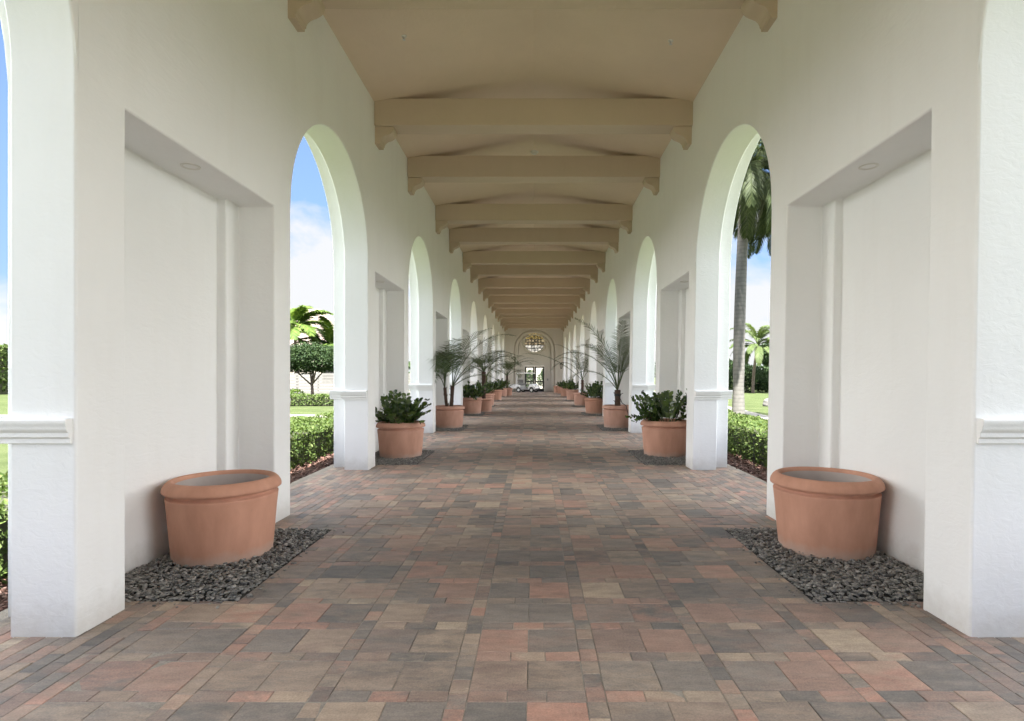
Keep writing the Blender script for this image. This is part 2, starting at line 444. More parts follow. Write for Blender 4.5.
# border courses of narrow bricks running along the walls
xl = c0 - SQ - 3 * XP; xr = c0 + SQ + 3 * XP
for side in (-1, 1):
    for cidx in range(11):
        xa = (xr + cidx * SM) if side > 0 else (xl - (cidx + 1) * SM)
        if (side > 0 and xa + SM > 3.48) or (side < 0 and xa < -3.62): break
        y = -6.7 + (cidx % 2) * SM
        while y < 57.5:
            lay(xa, xa + SM, y, y + LG); y += LG
tag(mb.build('paving', M['paver']), 'mixed red, tan and charcoal concrete pavers down the arcade', 'paving', kind='structure')

for nm, xa, xb in (('mulch_bed', -5.6, -3.62), ('mulch_bed', 3.48, 5.4)):
    nx, ny = 10, 320; V = []; F = []
    for j in range(ny + 1):
        for i in range(nx + 1):
            V.append((xa + (xb - xa) * i / nx, -8 + 66 * j / ny, -0.045 + rnd.uniform(-.015, .02) - (0.02 if i in (0, nx) else 0)))
    for j in range(ny):
        for i in range(nx):
            a = j * (nx + 1) + i; F.append((a, a + 1, a + nx + 2, a + nx + 1))
    tag(from_data(nm, V, F, M['mulch']), 'red brown bark mulch strip under the clipped hedge', 'mulch bed', kind='structure')

# loose bark chips on the visible mulch edge
for s, xa, xb in ((-1, -4.35, -3.63), (1, 3.49, 4.2)):
    mb = MB()
    for i in range(5200):
        x = rnd.uniform(xa, xb); y = rnd.uniform(-2, 22); L = rnd.uniform(.02, .055); w = rnd.uniform(.008, .018)
        Mx = Matrix.Translation((x, y, rnd.uniform(-.035, -.005))) @ Matrix.Rotation(rnd.uniform(0, 6.3), 4, 'Z') @ Matrix.Rotation(rnd.gauss(0, .35), 4, 'Y')
        mb.box(-L, L, -w, w, -.004, .004, Mx)
    tag(mb.build('bark_chips', M['chip']), 'loose red brown bark chips beside the paving', 'bark chips', kind='stuff')

def ribbon(name, pts, w, z, mat, label, cat):
    V = []; F = []
    P = [Vector((p[0], p[1])) for p in pts]
    for i, p in enumerate(P):
        t = (P[min(i + 1, len(P) - 1)] - P[max(i - 1, 0)]).normalized(); n = Vector((-t.y, t.x)) * w / 2
        V += [(p.x + n.x, p.y + n.y, z), (p.x - n.x, p.y - n.y, z), (p.x + n.x, p.y + n.y, z - .12), (p.x - n.x, p.y - n.y, z - .12)]
        if i:
            a = (i - 1) * 4; b_ = i * 4
            F += [(a, a + 1, b_ + 1, b_), (a, b_, b_ + 2, a + 2), (a + 1, a + 3, b_ + 3, b_ + 1)]
    return tag(from_data(name, V, F, mat), label, cat, kind='structure')
ribbon('pathway', [(-5.7, 22.6), (-9, 22.9), (-14, 23.2), (-22, 22.8), (-34, 21.5), (-60, 20)], 1.1, -0.055, M['concrete'], 'narrow pale concrete path crossing the left lawn', 'path')
ribbon('pathway', [(8.3, -6), (8.4, 8), (8.7, 17), (9.0, 21.3), (9.5, 25.6), (10.4, 34), (11.5, 45), (12.5, 62)], .62, -0.055, M['concrete'], 'curving pale concrete path across the right lawn', 'path')

# ------------------------------------------------------------------ arcade walls
def arcade_wall(s, W, label):
    mb = MB()
    lean = LEAN if s > 0 else 0.0
    def p(d, y, z): return (s * (W + d + lean * max(z, 0)), y, z)
    SEG = 44
    zl = [-0.05, NICHE_H, SPRING, ZTOP]
    arches = [(ARCH0 + PER * k, ARCH0 + PER * k + OPEN) for k in range(-1, NB)]
    def arc(c, r): return [(c - r * math.cos(PI * i / SEG), SPRING + r * math.sin(PI * i / SEG)) for i in range(SEG + 1)]
    for (a, b) in arches:
        c = (a + b) / 2
        A1, A2 = arc(c, RAD), arc(c, RAD + STEP)
        for i in range(SEG):
            (ya, za), (yb, zb) = A1[i], A1[i + 1]; (yc, zc), (yd, zd) = A2[i], A2[i + 1]
            mb.quad(p(0, ya, za), p(0, yb, zb), p(0, yb, ZTOP), p(0, ya, ZTOP))                # inner spandrel
            mb.quad(p(0, ya, za), p(T1, ya, za), p(T1, yb, zb), p(0, yb, zb))                  # inner soffit
            mb.quad(p(T1, ya, za), p(T1, yc, zc), p(T1, yd, zd), p(T1, yb, zb))                # rebate
            mb.quad(p(T1, yc, zc), p(T2, yc, zc), p(T2, yd, zd), p(T1, yd, zd))                # outer soffit
            mb.quad(p(T2, yc, zc), p(T2, yd, zd), p(T2, yd, ZTOP), p(T2, yc, ZTOP))            # outer spandrel
        for yj, yk in ((a, a - STEP), (b, b + STEP)):
            for z0, z1 in zip(zl[:2], zl[1:3]):
                mb.quad(p(0, yj, z0), p(T1, yj, z0), p(T1, yj, z1), p(0, yj, z1))
                mb.quad(p(T1, yj, z0), p(T1, yk, z0), p(T1, yk, z1), p(T1, yj, z1))
                mb.quad(p(T1, yk, z0), p(T2, yk, z0), p(T2, yk, z1), p(T1, yk, z1))
    piers = [(Y0, arches[0][0])] + [(arches[k][1], arches[k + 1][0]) for k in range(NB)]
    lights = []
    for (a, b) in piers + [(arches[-1][1], YEND + .3)]:
        if b - a > 2.9:
            m = (a + b) / 2 + 0.01; na, nb = m - NICHE_W / 2, m + NICHE_W / 2
            for z0, z1 in zip(zl, zl[1:]):
                mb.quad(p(0, a, z0), p(0, na, z0), p(0, na, z1), p(0, a, z1))
                mb.quad(p(0, nb, z0), p(0, b, z0), p(0, b, z1), p(0, nb, z1))
                if z0 > 1: mb.quad(p(0, na, z0), p(0, nb, z0), p(0, nb, z1), p(0, na, z1))
            D1, D2, w = 0.388, 0.478, 0.24
            path = [(0, na), (D1, na), (D1, na + w), (D2, na + w), (D2, nb - w), (D1, nb - w), (D1, nb), (0, nb)]
            for (d0, y0), (d1, y1) in zip(path, path[1:]):
                mb.quad(p(d0, y0, zl[0]), p(d1, y1, zl[0]), p(d1, y1, NICHE_H), p(d0, y0, NICHE_H))
            mb.quad(p(0, na, NICHE_H), p(0, nb, NICHE_H), p(D1, nb, NICHE_H), p(D1, nb - w, NICHE_H), p(D1, na + w, NICHE_H), p(D1, na, NICHE_H))
            mb.quad(p(D1, na + w, NICHE_H), p(D1, nb - w, NICHE_H), p(D2, nb - w, NICHE_H), p(D2, na + w, NICHE_H))
            lights.append(m)
        else:
            for z0, z1 in zip(zl, zl[1:]): mb.quad(p(0, a, z0), p(0, b, z0), p(0, b, z1), p(0, a, z1))
        oa = a + STEP if a > Y0 else a; ob = b - STEP if b < YEND else b
        for z0, z1 in ((zl[0], zl[1]), (zl[1], zl[2]), (zl[2], zl[3])):
            mb.quad(p(T2, oa, z0), p(T2, ob, z0), p(T2, ob, z1), p(T2, oa, z1))
    for z0, z1 in zip(zl, zl[1:]):
        mb.quad(p(0, Y0, z0), p(T2, Y0, z0), p(T2, Y0, z1), p(0, Y0, z1))
    o = mb.build('arcade_wall', M['stucco'], merge=1e-4, recalc=True)
    bevel(o, 0.019, 3, 40)
    tag(o, label, 'wall', 'long white arcade walls', 'thing')
    # impost mouldings on every jamb
    prof = [(0, 1.337), (.050, 1.337), (.058, 1.328), (.058, 1.300), (.052, 1.292), (.052, 1.280), (.046, 1.262), (.034, 1.250), (.034, 1.222), (.020, 1.214), (.020, 1.182), (0, 1.180)]
    for (a, b) in arches:
        for yj, sg in ((a, 1), (b, -1)):
            m_ = MB()
            m_.prism([(yj + sg * (q[0] - .004), q[1]) for q in prof], 'x', s * (W + lean * 1.26 + .022), s * (W + lean * 1.26 + T1 + .05))
            im = m_.build('impost_moulding', M['trim'], o, recalc=True); bevel(im, .004, 2, 40)
            m_ = MB()
            m_.prism([(yj - sg * (STEP + .004) + sg * q[0], q[1]) for q in prof], 'x', s * (W + lean * 1.26 + T1 + .052), s * (W + lean * 1.26 + T2 + .055))
            im = m_.build('impost_moulding', M['trim'], o, recalc=True); bevel(im, .004, 2, 40)
    for y in lights:
        m_ = MB(); x = s * (W + lean * NICHE_H + .20)
        m_.lathe([(.052, .03), (.055, -.004), (.072, -.009), (.080, -.005), (.081, .004)], 28, (x, y - .05, NICHE_H))
        dl = m_.build('downlight', M['off_white'], o, smooth=True)
        m_ = MB(); m_.lathe([(.0005, .012), (.053, .012)], 28, (x, y - .05, NICHE_H - .004))
        m_.build('lens', M['lamp_glass'], dl)
    return o
arcade_wall(-1, WL, 'left white stucco wall of tall round arches and shallow niches')
arcade_wall(1, WR, 'right white stucco wall of tall round arches and shallow niches')

# ------------------------------------------------------------------ ceiling, beams, corbels
mb = MB()
th = .22
for s, W in ((-1, WL), (1, WRT)):
    half = W + s * -0.0 - (CX * s if False else 0)
    xw = s * W
    slope = RISE / abs(xw - CX)
    xe = s * (W + T2 + .5); ze = EAVE_Z - slope * (T2 + .5)
    prof = [(xe, ze), (CX, EAVE_Z + RISE), (CX, EAVE_Z + RISE + th), (xe, ze + th)]
    if s > 0: prof = prof[::-1]
    mb.prism(prof, 'y', Y0 - .35, YEND + .6)
ce = mb.build('ceiling', M['ceil'], recalc=True)
tag(ce, 'tan gabled ceiling carried on a row of tan cross beams', 'ceiling', kind='thing')
BEAMS = []
k = -1
while True:
    done = True
    for y in (6.30 + PER * (k - 1), 9.77 + PER * (k - 1)):
        if -8.0 < y < YEND - .4: BEAMS.append(y); done = False
        elif y < 0: done = False
    k += 1
    if done: break
cprof = [(-.01, 0), (.322, 0), (.320, -.055), (.302, -.095), (.265, -.128), (.225, -.148), (.19, -.16), (.15, -.178), (.118, -.208), (.102, -.24), (.100, -.262), (.084, -.275), (.084, -.305), (-.01, -.305)]
for y in BEAMS:
    d = .38
    mb = MB(); mb.box(-WL + .002, WRT + .01, y, y + d, BEAM_Z, EAVE_Z + .06)
    bo = mb.build('beam', M['beam'], ce); bevel(bo, .012, 2, 40)
    for s, W in ((-1, WL), (1, WRT)):
        m_ = MB(); m_.prism([(s * (W - .001 - q[0]), BEAM_Z + .0 + q[1]) for q in cprof], 'y', y + .055, y + d - .055)
        cb = m_.build('corbel', M['beam'], bo, recalc=True); bevel(cb, .006, 2, 50)

def ceil_z(x):
    return EAVE_Z + RISE * (1 - abs(x - CX) / abs((-WL if x < CX else WRT) - CX))
def sprinkler(x, y, label):
    t = empty('fire_sprinkler', (x, y, ceil_z(x)), 0, label, 'sprinkler', 'sprinkler heads on the ceiling')
    m_ = MB(); m_.lathe([(.0005, -.012), (.036, -.010), (.042, .02)], 20); m_.build('escutcheon', M['off_white'], t, smooth=True)
    m_ = MB(); m_.tube([(0, 0, 0), (0, 0, -.05)], .009, 8); m_.lathe([(.0005, -.05), (.024, -.05), (.024, -.053), (.0005, -.053)], 12); m_.build('deflector', M['steel'], t)
sprinkler(-1.90, 8.15, 'small round sprinkler head on the nearest ceiling bay, left of centre')
sprinkler(2.0, 8.22, 'small round sprinkler head on the nearest ceiling bay, right of centre')
t = empty('smoke_detector', (0.0, 13.2, ceil_z(0.0) - .002), 0, 'round pale smoke detector at the ridge above the second visible beam', 'smoke detector')
m_ = MB(); m_.lathe([(.0005, -.055), (.055, -.055), (.075, -.04), (.085, -.018), (.10, -.012), (.105, .03)], 28); m_.build('housing', M['off_white'], t, smooth=True)
m_ = MB(); m_.lathe([(.058, -.058), (.062, -.047), (.070, -.043)], 28); m_.build('vent_ring', M['lamp_glass'], t, smooth=True)

# ------------------------------------------------------------------ end wall
def end_wall():
    o = empty('end_wall', (0, YEND, 0), 0, 'beige end wall with round window over dark double doors', 'wall')
    o['kind'] = 'thing'
    RX, RZ, RR = 0.0, 4.76, 1.0            # round window
    DW, DH = .94, 2.47
    # flat wall field with a door opening and a round opening, built as a polygon strip
    S = 64
    mb = MB()
    xa, xb, zt = -WL - .1, WR + .25, 7.0
    mb.quad((xa, 0, -.05), (-DW, 0, -.05), (-DW, 0, DH), (xa, 0, DH)); mb.quad((DW, 0, -.05), (xb, 0, -.05), (xb, 0, DH), (DW, 0, DH))
    zc0, zc1 = DH, zt
    sq = [(-1.4, zc0), (1.4, zc0), (1.4, zc1), (-1.4, zc1)]
    mb.quad((xa, 0, DH), (-1.4, 0, DH), (-1.4, 0, zt), (xa, 0, zt)); mb.quad((1.4, 0, DH), (xb, 0, DH), (xb, 0, zt), (1.4, 0, zt))
    def onsq(a):
        dx, dz = math.cos(a), math.sin(a); ts = []
        if dx > 1e-9: ts.append(1.4 / dx)
        if dx < -1e-9: ts.append(-1.4 / dx)
        if dz > 1e-9: ts.append((zc1 - RZ) / dz)
        if dz < -1e-9: ts.append((zc0 - RZ) / dz)
        t_ = min(ts); return (dx * t_, RZ + dz * t_)
    angs = sorted([2 * PI * i / S for i in range(S)] + [math.atan2(z - RZ, x) % (2 * PI) for x, z in sq])
    for i in range(len(angs)):
        a0, a1 = angs[i], angs[(i + 1) % len(angs)]
        q0, q1 = onsq(a0), onsq(a1)
        c0_ = (RR * math.cos(a0), RZ + RR * math.sin(a0)); c1_ = (RR * math.cos(a1), RZ + RR * math.sin(a1))
        mb.quad((c0_[0], 0, c0_[1]), (q0[0], 0, q0[1]), (q1[0], 0, q1[1]), (c1_[0], 0, c1_[1]))
        mb.quad((c0_[0], 0, c0_[1]), (c1_[0], 0, c1_[1]), (c1_[0], .3, c1_[1]), (c0_[0], .3, c0_[1]))
    for x in (-DW, DW): mb.quad((x, 0, -.05), (x, .3, -.05), (x, .3, DH), (x, 0, DH))
    mb.quad((-DW, 0, DH), (DW, 0, DH), (DW, .3, DH), (-DW, .3, DH))
    mb.build('wall_field', M['endwall'], o, merge=1e-4)
    # stepped arch surround: two raised layers in front of the field
    def layer(y, r, cz, name):
        m_ = MB(); n = 40
        A = [(-r * math.cos(PI * i / n), cz + r * math.sin(PI * i / n)) for i in range(n + 1)]
        m_.quad((xa, y, -.05), (-r, y, -.05), (-r, y, cz), (xa, y, cz)); m_.quad((r, y, -.05), (xb, y, -.05), (xb, y, cz), (r, y, cz))
        m_.quad((xa, y, cz), (-r, y, cz), (-r, y, zt), (xa, y, zt)); m_.quad((r, y, cz), (xb, y, cz), (xb, y, zt), (r, y, zt))
        for (x0, z0), (x1, z1) in zip(A, A[1:]):
            m_.quad((x0, y, z0), (x1, y, z1), (x1, y, zt), (x0, y, zt)); m_.quad((x0, y, z0), (x0, y + .28, z0), (x1, y + .28, z1), (x1, y, z1))
        for x in (-r, r): m_.quad((x, y, -.05), (x, y + .28, -.05), (x, y + .28, cz), (x, y, cz))
        ob = m_.build(name, M['endwall'], o, merge=1e-4, recalc=True); return ob
    layer(-.28, 1.97, 4.0, 'arch_surround')
    for ri, ro in ((1.42, 1.52), (1.60, 1.86)):
        m_ = MB(); n = 40; ya, yb = -.26, -.003
        for i in range(n):
            a0, a1 = PI * i / n, PI * (i + 1) / n
            q = [(-r * math.cos(a), 4.0 + r * math.sin(a)) for r, a in ((ri, a0), (ro, a0), (ro, a1), (ri, a1))]
            m_.quad(*[(x, ya, z) for x, z in q])
            m_.quad((q[0][0], ya, q[0][1]), (q[3][0], ya, q[3][1]), (q[3][0], yb, q[3][1]), (q[0][0], yb, q[0][1]))
            m_.quad((q[1][0], ya, q[1][1]), (q[2][0], ya, q[2][1]), (q[2][0], yb, q[2][1]), (q[1][0], yb, q[1][1]))
        for sx in (-1, 1):
            m_.quad((sx * ri, ya, -.02), (sx * ro, ya, -.02), (sx * ro, ya, 4.0), (sx * ri, ya, 4.0))
            for r in (ri, ro): m_.quad((sx * r, ya, -.02), (sx * r, yb, -.02), (sx * r, yb, 4.0), (sx * r, ya, 4.0))
        m_.build('arch_moulding', M['endwall'], o, merge=1e-4, recalc=True)
    # round window
    m_ = MB(); m_.lathe([(1.24, 0.0), (1.24, -.07), (1.20, -.10), (1.15, -.09), (1.12, -.02), (1.07, -.02), (1.05, -.10), (1.0, -.12), (.955, -.08), (.945, .05)], 64, (RX, 0, RZ), axis='y')
    rw = m_.build('round_window', M['endwall'], o, smooth=False, recalc=True)
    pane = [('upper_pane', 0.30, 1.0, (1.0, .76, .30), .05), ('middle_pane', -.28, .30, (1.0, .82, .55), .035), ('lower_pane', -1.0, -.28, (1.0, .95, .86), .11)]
    for nm, z0, z1, col, st in pane:
        m_ = MB(); pts = []
        for i in range(97):
            a = 2 * PI * i / 96; x, z = .95 * math.cos(a), .95 * math.sin(a)
            pts.append((x, min(max(z, z0), z1)))
        pts = [q for q in pts if abs(q[0]) <= math.sqrt(max(0, .9026 - q[1] ** 2)) + .6]
        # rebuild a clean outline: circle part between z0 and z1
        zs = [max(z0, -.945) + (min(z1, .945) - max(z0, -.945)) * i / 20 for i in range(21)]
        out = [(math.sqrt(max(0, .9025 - z * z)), z) for z in zs] + [(-math.sqrt(max(0, .9025 - z * z)), z) for z in reversed(zs)]
        m_.quad(*[(x, .06, RZ + z) for x, z in out])
        m_.build(nm, mat_pane(nm, col, st), rw)
    gm = MB()
    for zz in (.30, .0, -.28, -.58):
        L = math.sqrt(.9025 - zz * zz); gm.box(-L, L, .0, .03, RZ + zz - .028, RZ + zz + .028)
    for xx in (-.62, -.32, 0, .32, .62):
        L = math.sqrt(.9025 - xx * xx); gm.box(xx - .02, xx + .02, .002, .028, RZ - L, RZ + L)
    for cx_, cz_, r_ in ((-.47, .16, .12), (.47, .16, .12), (-.16, .14, .11), (.16, .14, .11), (-.17, -.15, .11), (.17, -.15, .11), (-.48, -.13, .12), (.48, -.13, .12), (-.2, .52, .14), (.2, .52, .14), (0, -.72, .10)):
        gm.lathe([(r_, 0), (r_ + .028, 0), (r_ + .028, .03), (r_, .03)], 20, (cx_, .001, RZ + cz_), axis='y', closed=True)
    gm.build('iron_grille', M['metal_dark'], rw)
    # door surround and leaves
    m_ = MB(); w = .15
    m_.box(-DW - w, -DW - .002, -.05, .05, -.03, DH + w); m_.box(DW + .002, DW + w, -.05, .05, -.03, DH + w); m_.box(-DW - .002, DW + .002, -.048, .05, DH + .002, DH + w - .002)
    bevel(m_.build('door_surround', M['endwall'], o), .01)
    for s in (-1, 1):
        x0, x1 = (-DW + .01, -.006) if s < 0 else (.006, DW - .01)
        m_ = MB(); y0, y1 = .10, .15; st = .15
        m_.box(x0, x0 + st, y0, y1, .01, DH - .02); m_.box(x1 - st, x1, y0, y1, .01, DH - .02)
        m_.box(x0 + st, x1 - st, y0 + .002, y1 - .002, .01, .28); m_.box(x0 + st, x1 - st, y0 + .002, y1 - .002, DH - .18, DH - .02); m_.box(x0 + st, x1 - st, y0 + .002, y1 - .002, .92, 1.04)
        lf = m_.build('door', M['door'], o)
        m_ = MB(); m_.box(x0 + st, x1 - st, y0 + .02, y0 + .026, .28, .92); m_.box(x0 + st, x1 - st, y0 + .02, y0 + .026, 1.04, DH - .18); m_.build('pane', M['glass'], lf)
        m_ = MB(); xh = -.08 if s < 0 else .08; m_.tube([(xh, .10, .95), (xh, .05, .97), (xh, .05, 1.25), (xh, .10, 1.27)], .012, 8); m_.build('handle', M['steel'], lf)
    return o

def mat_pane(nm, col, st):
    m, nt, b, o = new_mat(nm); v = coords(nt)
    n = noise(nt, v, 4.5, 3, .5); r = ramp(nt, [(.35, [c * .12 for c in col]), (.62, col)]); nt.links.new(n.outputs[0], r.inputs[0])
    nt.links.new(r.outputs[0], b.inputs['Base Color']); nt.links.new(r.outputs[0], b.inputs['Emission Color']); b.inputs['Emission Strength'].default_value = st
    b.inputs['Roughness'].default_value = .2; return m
end_wall()
# door entry keypad
t = empty('entry_keypad', (1.27, YEND - .002, 1.16), 0, 'small black entry keypad beside the dark double doors', 'keypad')
m_ = MB(); m_.box(-.05, .05, -.03, .0, -.08, .08); bevel(m_.build('housing', M['black'], t), .006)
m_ = MB(); m_.box(-.03, .03, -.033, -.0305, -.05, .05); m_.build('key_panel', M['steel'], t)
# wall lantern
t = empty('wall_lantern', (WR + LEAN * 2.45, 52.35, 2.45), 0, 'black iron wall lantern on the right wall near the end', 'lantern')
m_ = MB(); m_.box(-.03, 0, -.09, .09, -.05, .35); bevel(m_.build('backplate', M['metal_dark'], t), .008)
m_ = MB(); m_.tube([(-.03, 0, .28), (-.12, 0, .36), (-.2, 0, .33), (-.2, 0, .27)], .014, 8); m_.build('arm', M['metal_dark'], t)
m_ = MB(); m_.lathe([(.001, .30), (.05, .27), (.14, .16), (.15, .13), (.13, .13)], 6, (-.2, 0, 0)); m_.lathe([(.001, -.30), (.03, -.27), (.09, -.22), (.10, -.19), (.001, -.19)], 6, (-.2, 0, 0))
for i in range(6):
    a = 2 * PI * i / 6; m_.tube([(-.2 + .095 * math.cos(a), .095 * math.sin(a), -.2), (-.2 + .13 * math.cos(a), .13 * math.sin(a), .14)], .01, 5)
m_.build('cage', M['metal_dark'], t)
m_ = MB(); m_.lathe([(.085, -.19), (.118, .135)], 6, (-.2, 0, 0)); m_.build('lamp_glass', M['lamp_glass'], t)

# ------------------------------------------------------------------ pebble beds (stuff)
def pebble_mesh(w, d, n, seed, inner_low):
    rr = random.Random(seed)
    bm = bmesh.new(); bmesh.ops.create_icosphere(bm, subdivisions=2, radius=1.0)
    base = [v.co.copy() for v in bm.verts]; faces = [tuple(v.index for v in f.verts) for f in bm.faces]; bm.free()
    V = []; F = []
    V += [(0, 0, -.004), (w, 0, -.004), (w, d, -.004), (0, d, -.004)]; F.append((0, 1, 2, 3)); mi = [1]
    for i in range(n):
        a = rr.uniform(.008, .0175) if rr.random() < .85 else rr.uniform(.017, .024); b_ = a * rr.uniform(.6, .95); c = a * rr.uniform(.32, .52)
        x = rr.uniform(a * .7, w - a * .7); y = rr.uniform(a * .7, d - a * .7)
        e = min(x, w - x, y, d - y)
        z = rr.uniform(-.008, .018) if e < .05 else rr.uniform(-.008, .034)
        Mx = Matrix.Translation((x, y, z)) @ Matrix.Rotation(rr.uniform(0, 6.3), 4, 'Z') @ Matrix.Rotation(rr.gauss(0, .26), 4, 'X') @ Matrix.Diagonal((a, b_, c, 1))
        if rr.random() < .012:      # stray stones on the paving beside the bed
            if rr.random() < .5: y = -abs(rr.gauss(0, .05)) - .01
            elif inner_low: x = -abs(rr.gauss(0, .05)) - .01
            else: x = w + abs(rr.gauss(0, .05)) + .01
            z = .006
            Mx = Matrix.Translation((x, y, z)) @ Matrix.Rotation(rr.uniform(0, 6.3), 4, 'Z') @ Matrix.Diagonal((a * .8, b_ * .8, c * .8, 1))
        ph = rr.uniform(0, 6); k0 = len(V)
        V += [tuple(Mx @ (q * (1 + .10 * math.sin(3 * q.x + ph) * math.cos(2.3 * q.y + ph)))) for q in base]
        F += [tuple(k0 + i2 for i2 in f) for f in faces]
    mi += [0] * (len(F) - 1)
    me = bpy.data.meshes.new('river_pebbles'); me.from_pydata(V, [], F); me.materials.append(M['pebble']); me.materials.append(M['pebble_bed'])
    me.polygons.foreach_set('material_index', mi); me.polygons.foreach_set('use_smooth', [True] * len(F)); return me
bw = 1.16; bd = 1.84
PEB = [pebble_mesh(bw, bd, 6200, 5, False), pebble_mesh(bw, bd, 6200, 9, True)]
for (x0, x1, y0, y1, s) in BEDS:
    o = link('river_pebbles', PEB[0 if s < 0 else 1], None, (min(x0, x1), y0, 0))
    o.scale = (abs(x1 - x0) / bw, (y1 - y0) / bd, 1)
    tag(o, 'bed of small dark grey river pebbles under a planter', 'pebbles', 'pebble beds along the arcade walls', 'stuff')

# ------------------------------------------------------------------ planters
potprof = [(.001, .0), (.375, 0), (.392, .006), (.400, .02), (.412, .15), (.424, .30), (.436, .44), (.446, .535), (.4470, .546), (.440, .551), (.414, .555), (.410, .580), (.440, .587), (.462, .590), (.472, .598), (.473, .614), (.466, .638), (.450, .664), (.432, .681), (.416, .689), (.402, .690), (.386, .682), (.378, .664), (.372, .60), (.362, .40), (.350, .16), (.33, .14), (.001, .14)]
m_ = MB(); m_.lathe(potprof, 72)
POT = from_data('planter_pot', m_.V, m_.F, M['pot'], smooth=True, merge=2e-4, recalc=True)
POTME = POT.data
bpy.data.objects.remove(POT)
m_ = MB()
for ring in range(1):
    pts = [(0, 0, .625)]
V = [(0, 0, .628)]; F = []
for j in range(1, 7):
    for i in range(28):
        a = 2 * PI * i / 28; r = .374 * j / 6; V.append((r * math.cos(a), r * math.sin(a), .622 + rnd.uniform(-.012, .014) - (.012 if j == 6 else 0)))
for i in range(28): F.append((0, 1 + i, 1 + (i + 1) % 28))
for j in range(5):
    for i in range(28):
        a = 1 + j * 28; F.append((a + i, a + 28 + i, a + 28 + (i + 1) % 28, a + (i + 1) % 28))
SO = from_data('soil', V, F, M['soil'], smooth=True); SOILME = SO.data; bpy.data.objects.remove(SO)

def mat_inside():
    return simple('pot_inside', (.43, .375, .35), 0.8, 0, .08, 5)
M['inside'] = mat_inside()
m_ = MB(); m_.lathe([(.376, .655), (.3705, .60), (.3605, .40), (.3485, .16), (.001, .145)], 64)
LI = from_data('pot_lining', m_.V, m_.F, M['inside'], smooth=True); LINME = LI.data; bpy.data.objects.remove(LI)

def pot(x, y, label, filled, scale=1.0, rz=0.0):
    o = link('planter_pot', POTME, None, (x, y, -.004)); o.scale = (scale, scale, scale); o.rotation_euler = (0, 0, rz)
    tag(o, label, 'planter', 'round terracotta planters along the arcade')
    if filled: link('soil', SOILME, o)
    else: link('pot_lining', LINME, o)
    return o

# glossy leafy shrub: arching stems with paired oval leaflets
def shrub_mesh(seed, n=30, h=.52):
    rr = random.Random(seed); L = MB(); S = MB()
    for i in range(n):
        az = rr.uniform(0, 2 * PI); lean = rr.uniform(.15, 1.5); ln = h * rr.uniform(.75, 1.25)
        r0 = rr.uniform(.02, .33); p = Vector((r0 * math.cos(az), r0 * math.sin(az), -.02)); pts = [p.copy()]
        el = PI / 2 - lean * .6; az2 = az + rr.gauss(0, .5); k = 11
        curl = rr.uniform(.0, .09)
        for j in range(k):
            d = Vector((math.cos(el) * math.cos(az2), math.cos(el) * math.sin(az2), math.sin(el)))
            p = p + d * (ln / k); pts.append(p.copy()); el -= curl * lean
            if j >= 2:
                side = d.cross(Vector((0, 0, 1)))
                side = side.normalized() if side.length > .01 else Vector((1, 0, 0))
                for sg in (-1, 1):
                    ld = (side * sg * .8 + d * rr.uniform(.35, .8) + Vector((0, 0, rr.uniform(-.1, .4)))).normalized()
                    ll = rr.uniform(.085, .135); lw = ll * rr.uniform(.24, .33)
                    nrm = (d.cross(ld) * sg + Vector((rr.gauss(0, .3), rr.gauss(0, .3), .4))).normalized(); wv = ld.cross(nrm).normalized() * lw
                    b0 = p; m1 = b0 + ld * ll * .35; m2 = b0 + ld * ll * .72; t_ = b0 + ld * ll - nrm * ll * .08
                    up = nrm * lw * .3
                    n0 = len(L.V)
                    L.V += [tuple(q) for q in (b0, m1 - wv + up, m1, m1 + wv + up, m2 - wv * .85 + up, m2, m2 + wv * .85 + up, t_)]
                    L.F += [(n0, n0 + 2, n0 + 1), (n0, n0 + 3, n0 + 2), (n0 + 1, n0 + 2, n0 + 5, n0 + 4), (n0 + 2, n0 + 3, n0 + 6, n0 + 5), (n0 + 4, n0 + 5, n0 + 7), (n0 + 5, n0 + 6, n0 + 7)]
        S.tube(pts, [.008 * (1 - .7 * q / k) for q in range(k + 1)], 5)
    return L, S
SHR = []
for sd, n_, h_ in ((3, 40, .52), (8, 42, .56), (21, 30, .56)):
    L, S = shrub_mesh(sd, n_, h_)
    a = from_data('foliage', L.V, L.F, M['shrub'], smooth=True); b_ = from_data('stems', S.V, S.F, M['stem'], smooth=True)
    SHR.append((a.data, b_.data)); bpy.data.objects.remove(a); bpy.data.objects.remove(b_)
def shrub(x, y, v, rz, label, s=1.0):
    t = empty('leafy_shrub', (x, y, .62), rz, label, 'shrub', 'glossy shrubs growing in the planters'); t.scale = (s, s, s)
    link('foliage', SHR[v][0], t); link('stems', SHR[v][1], t)

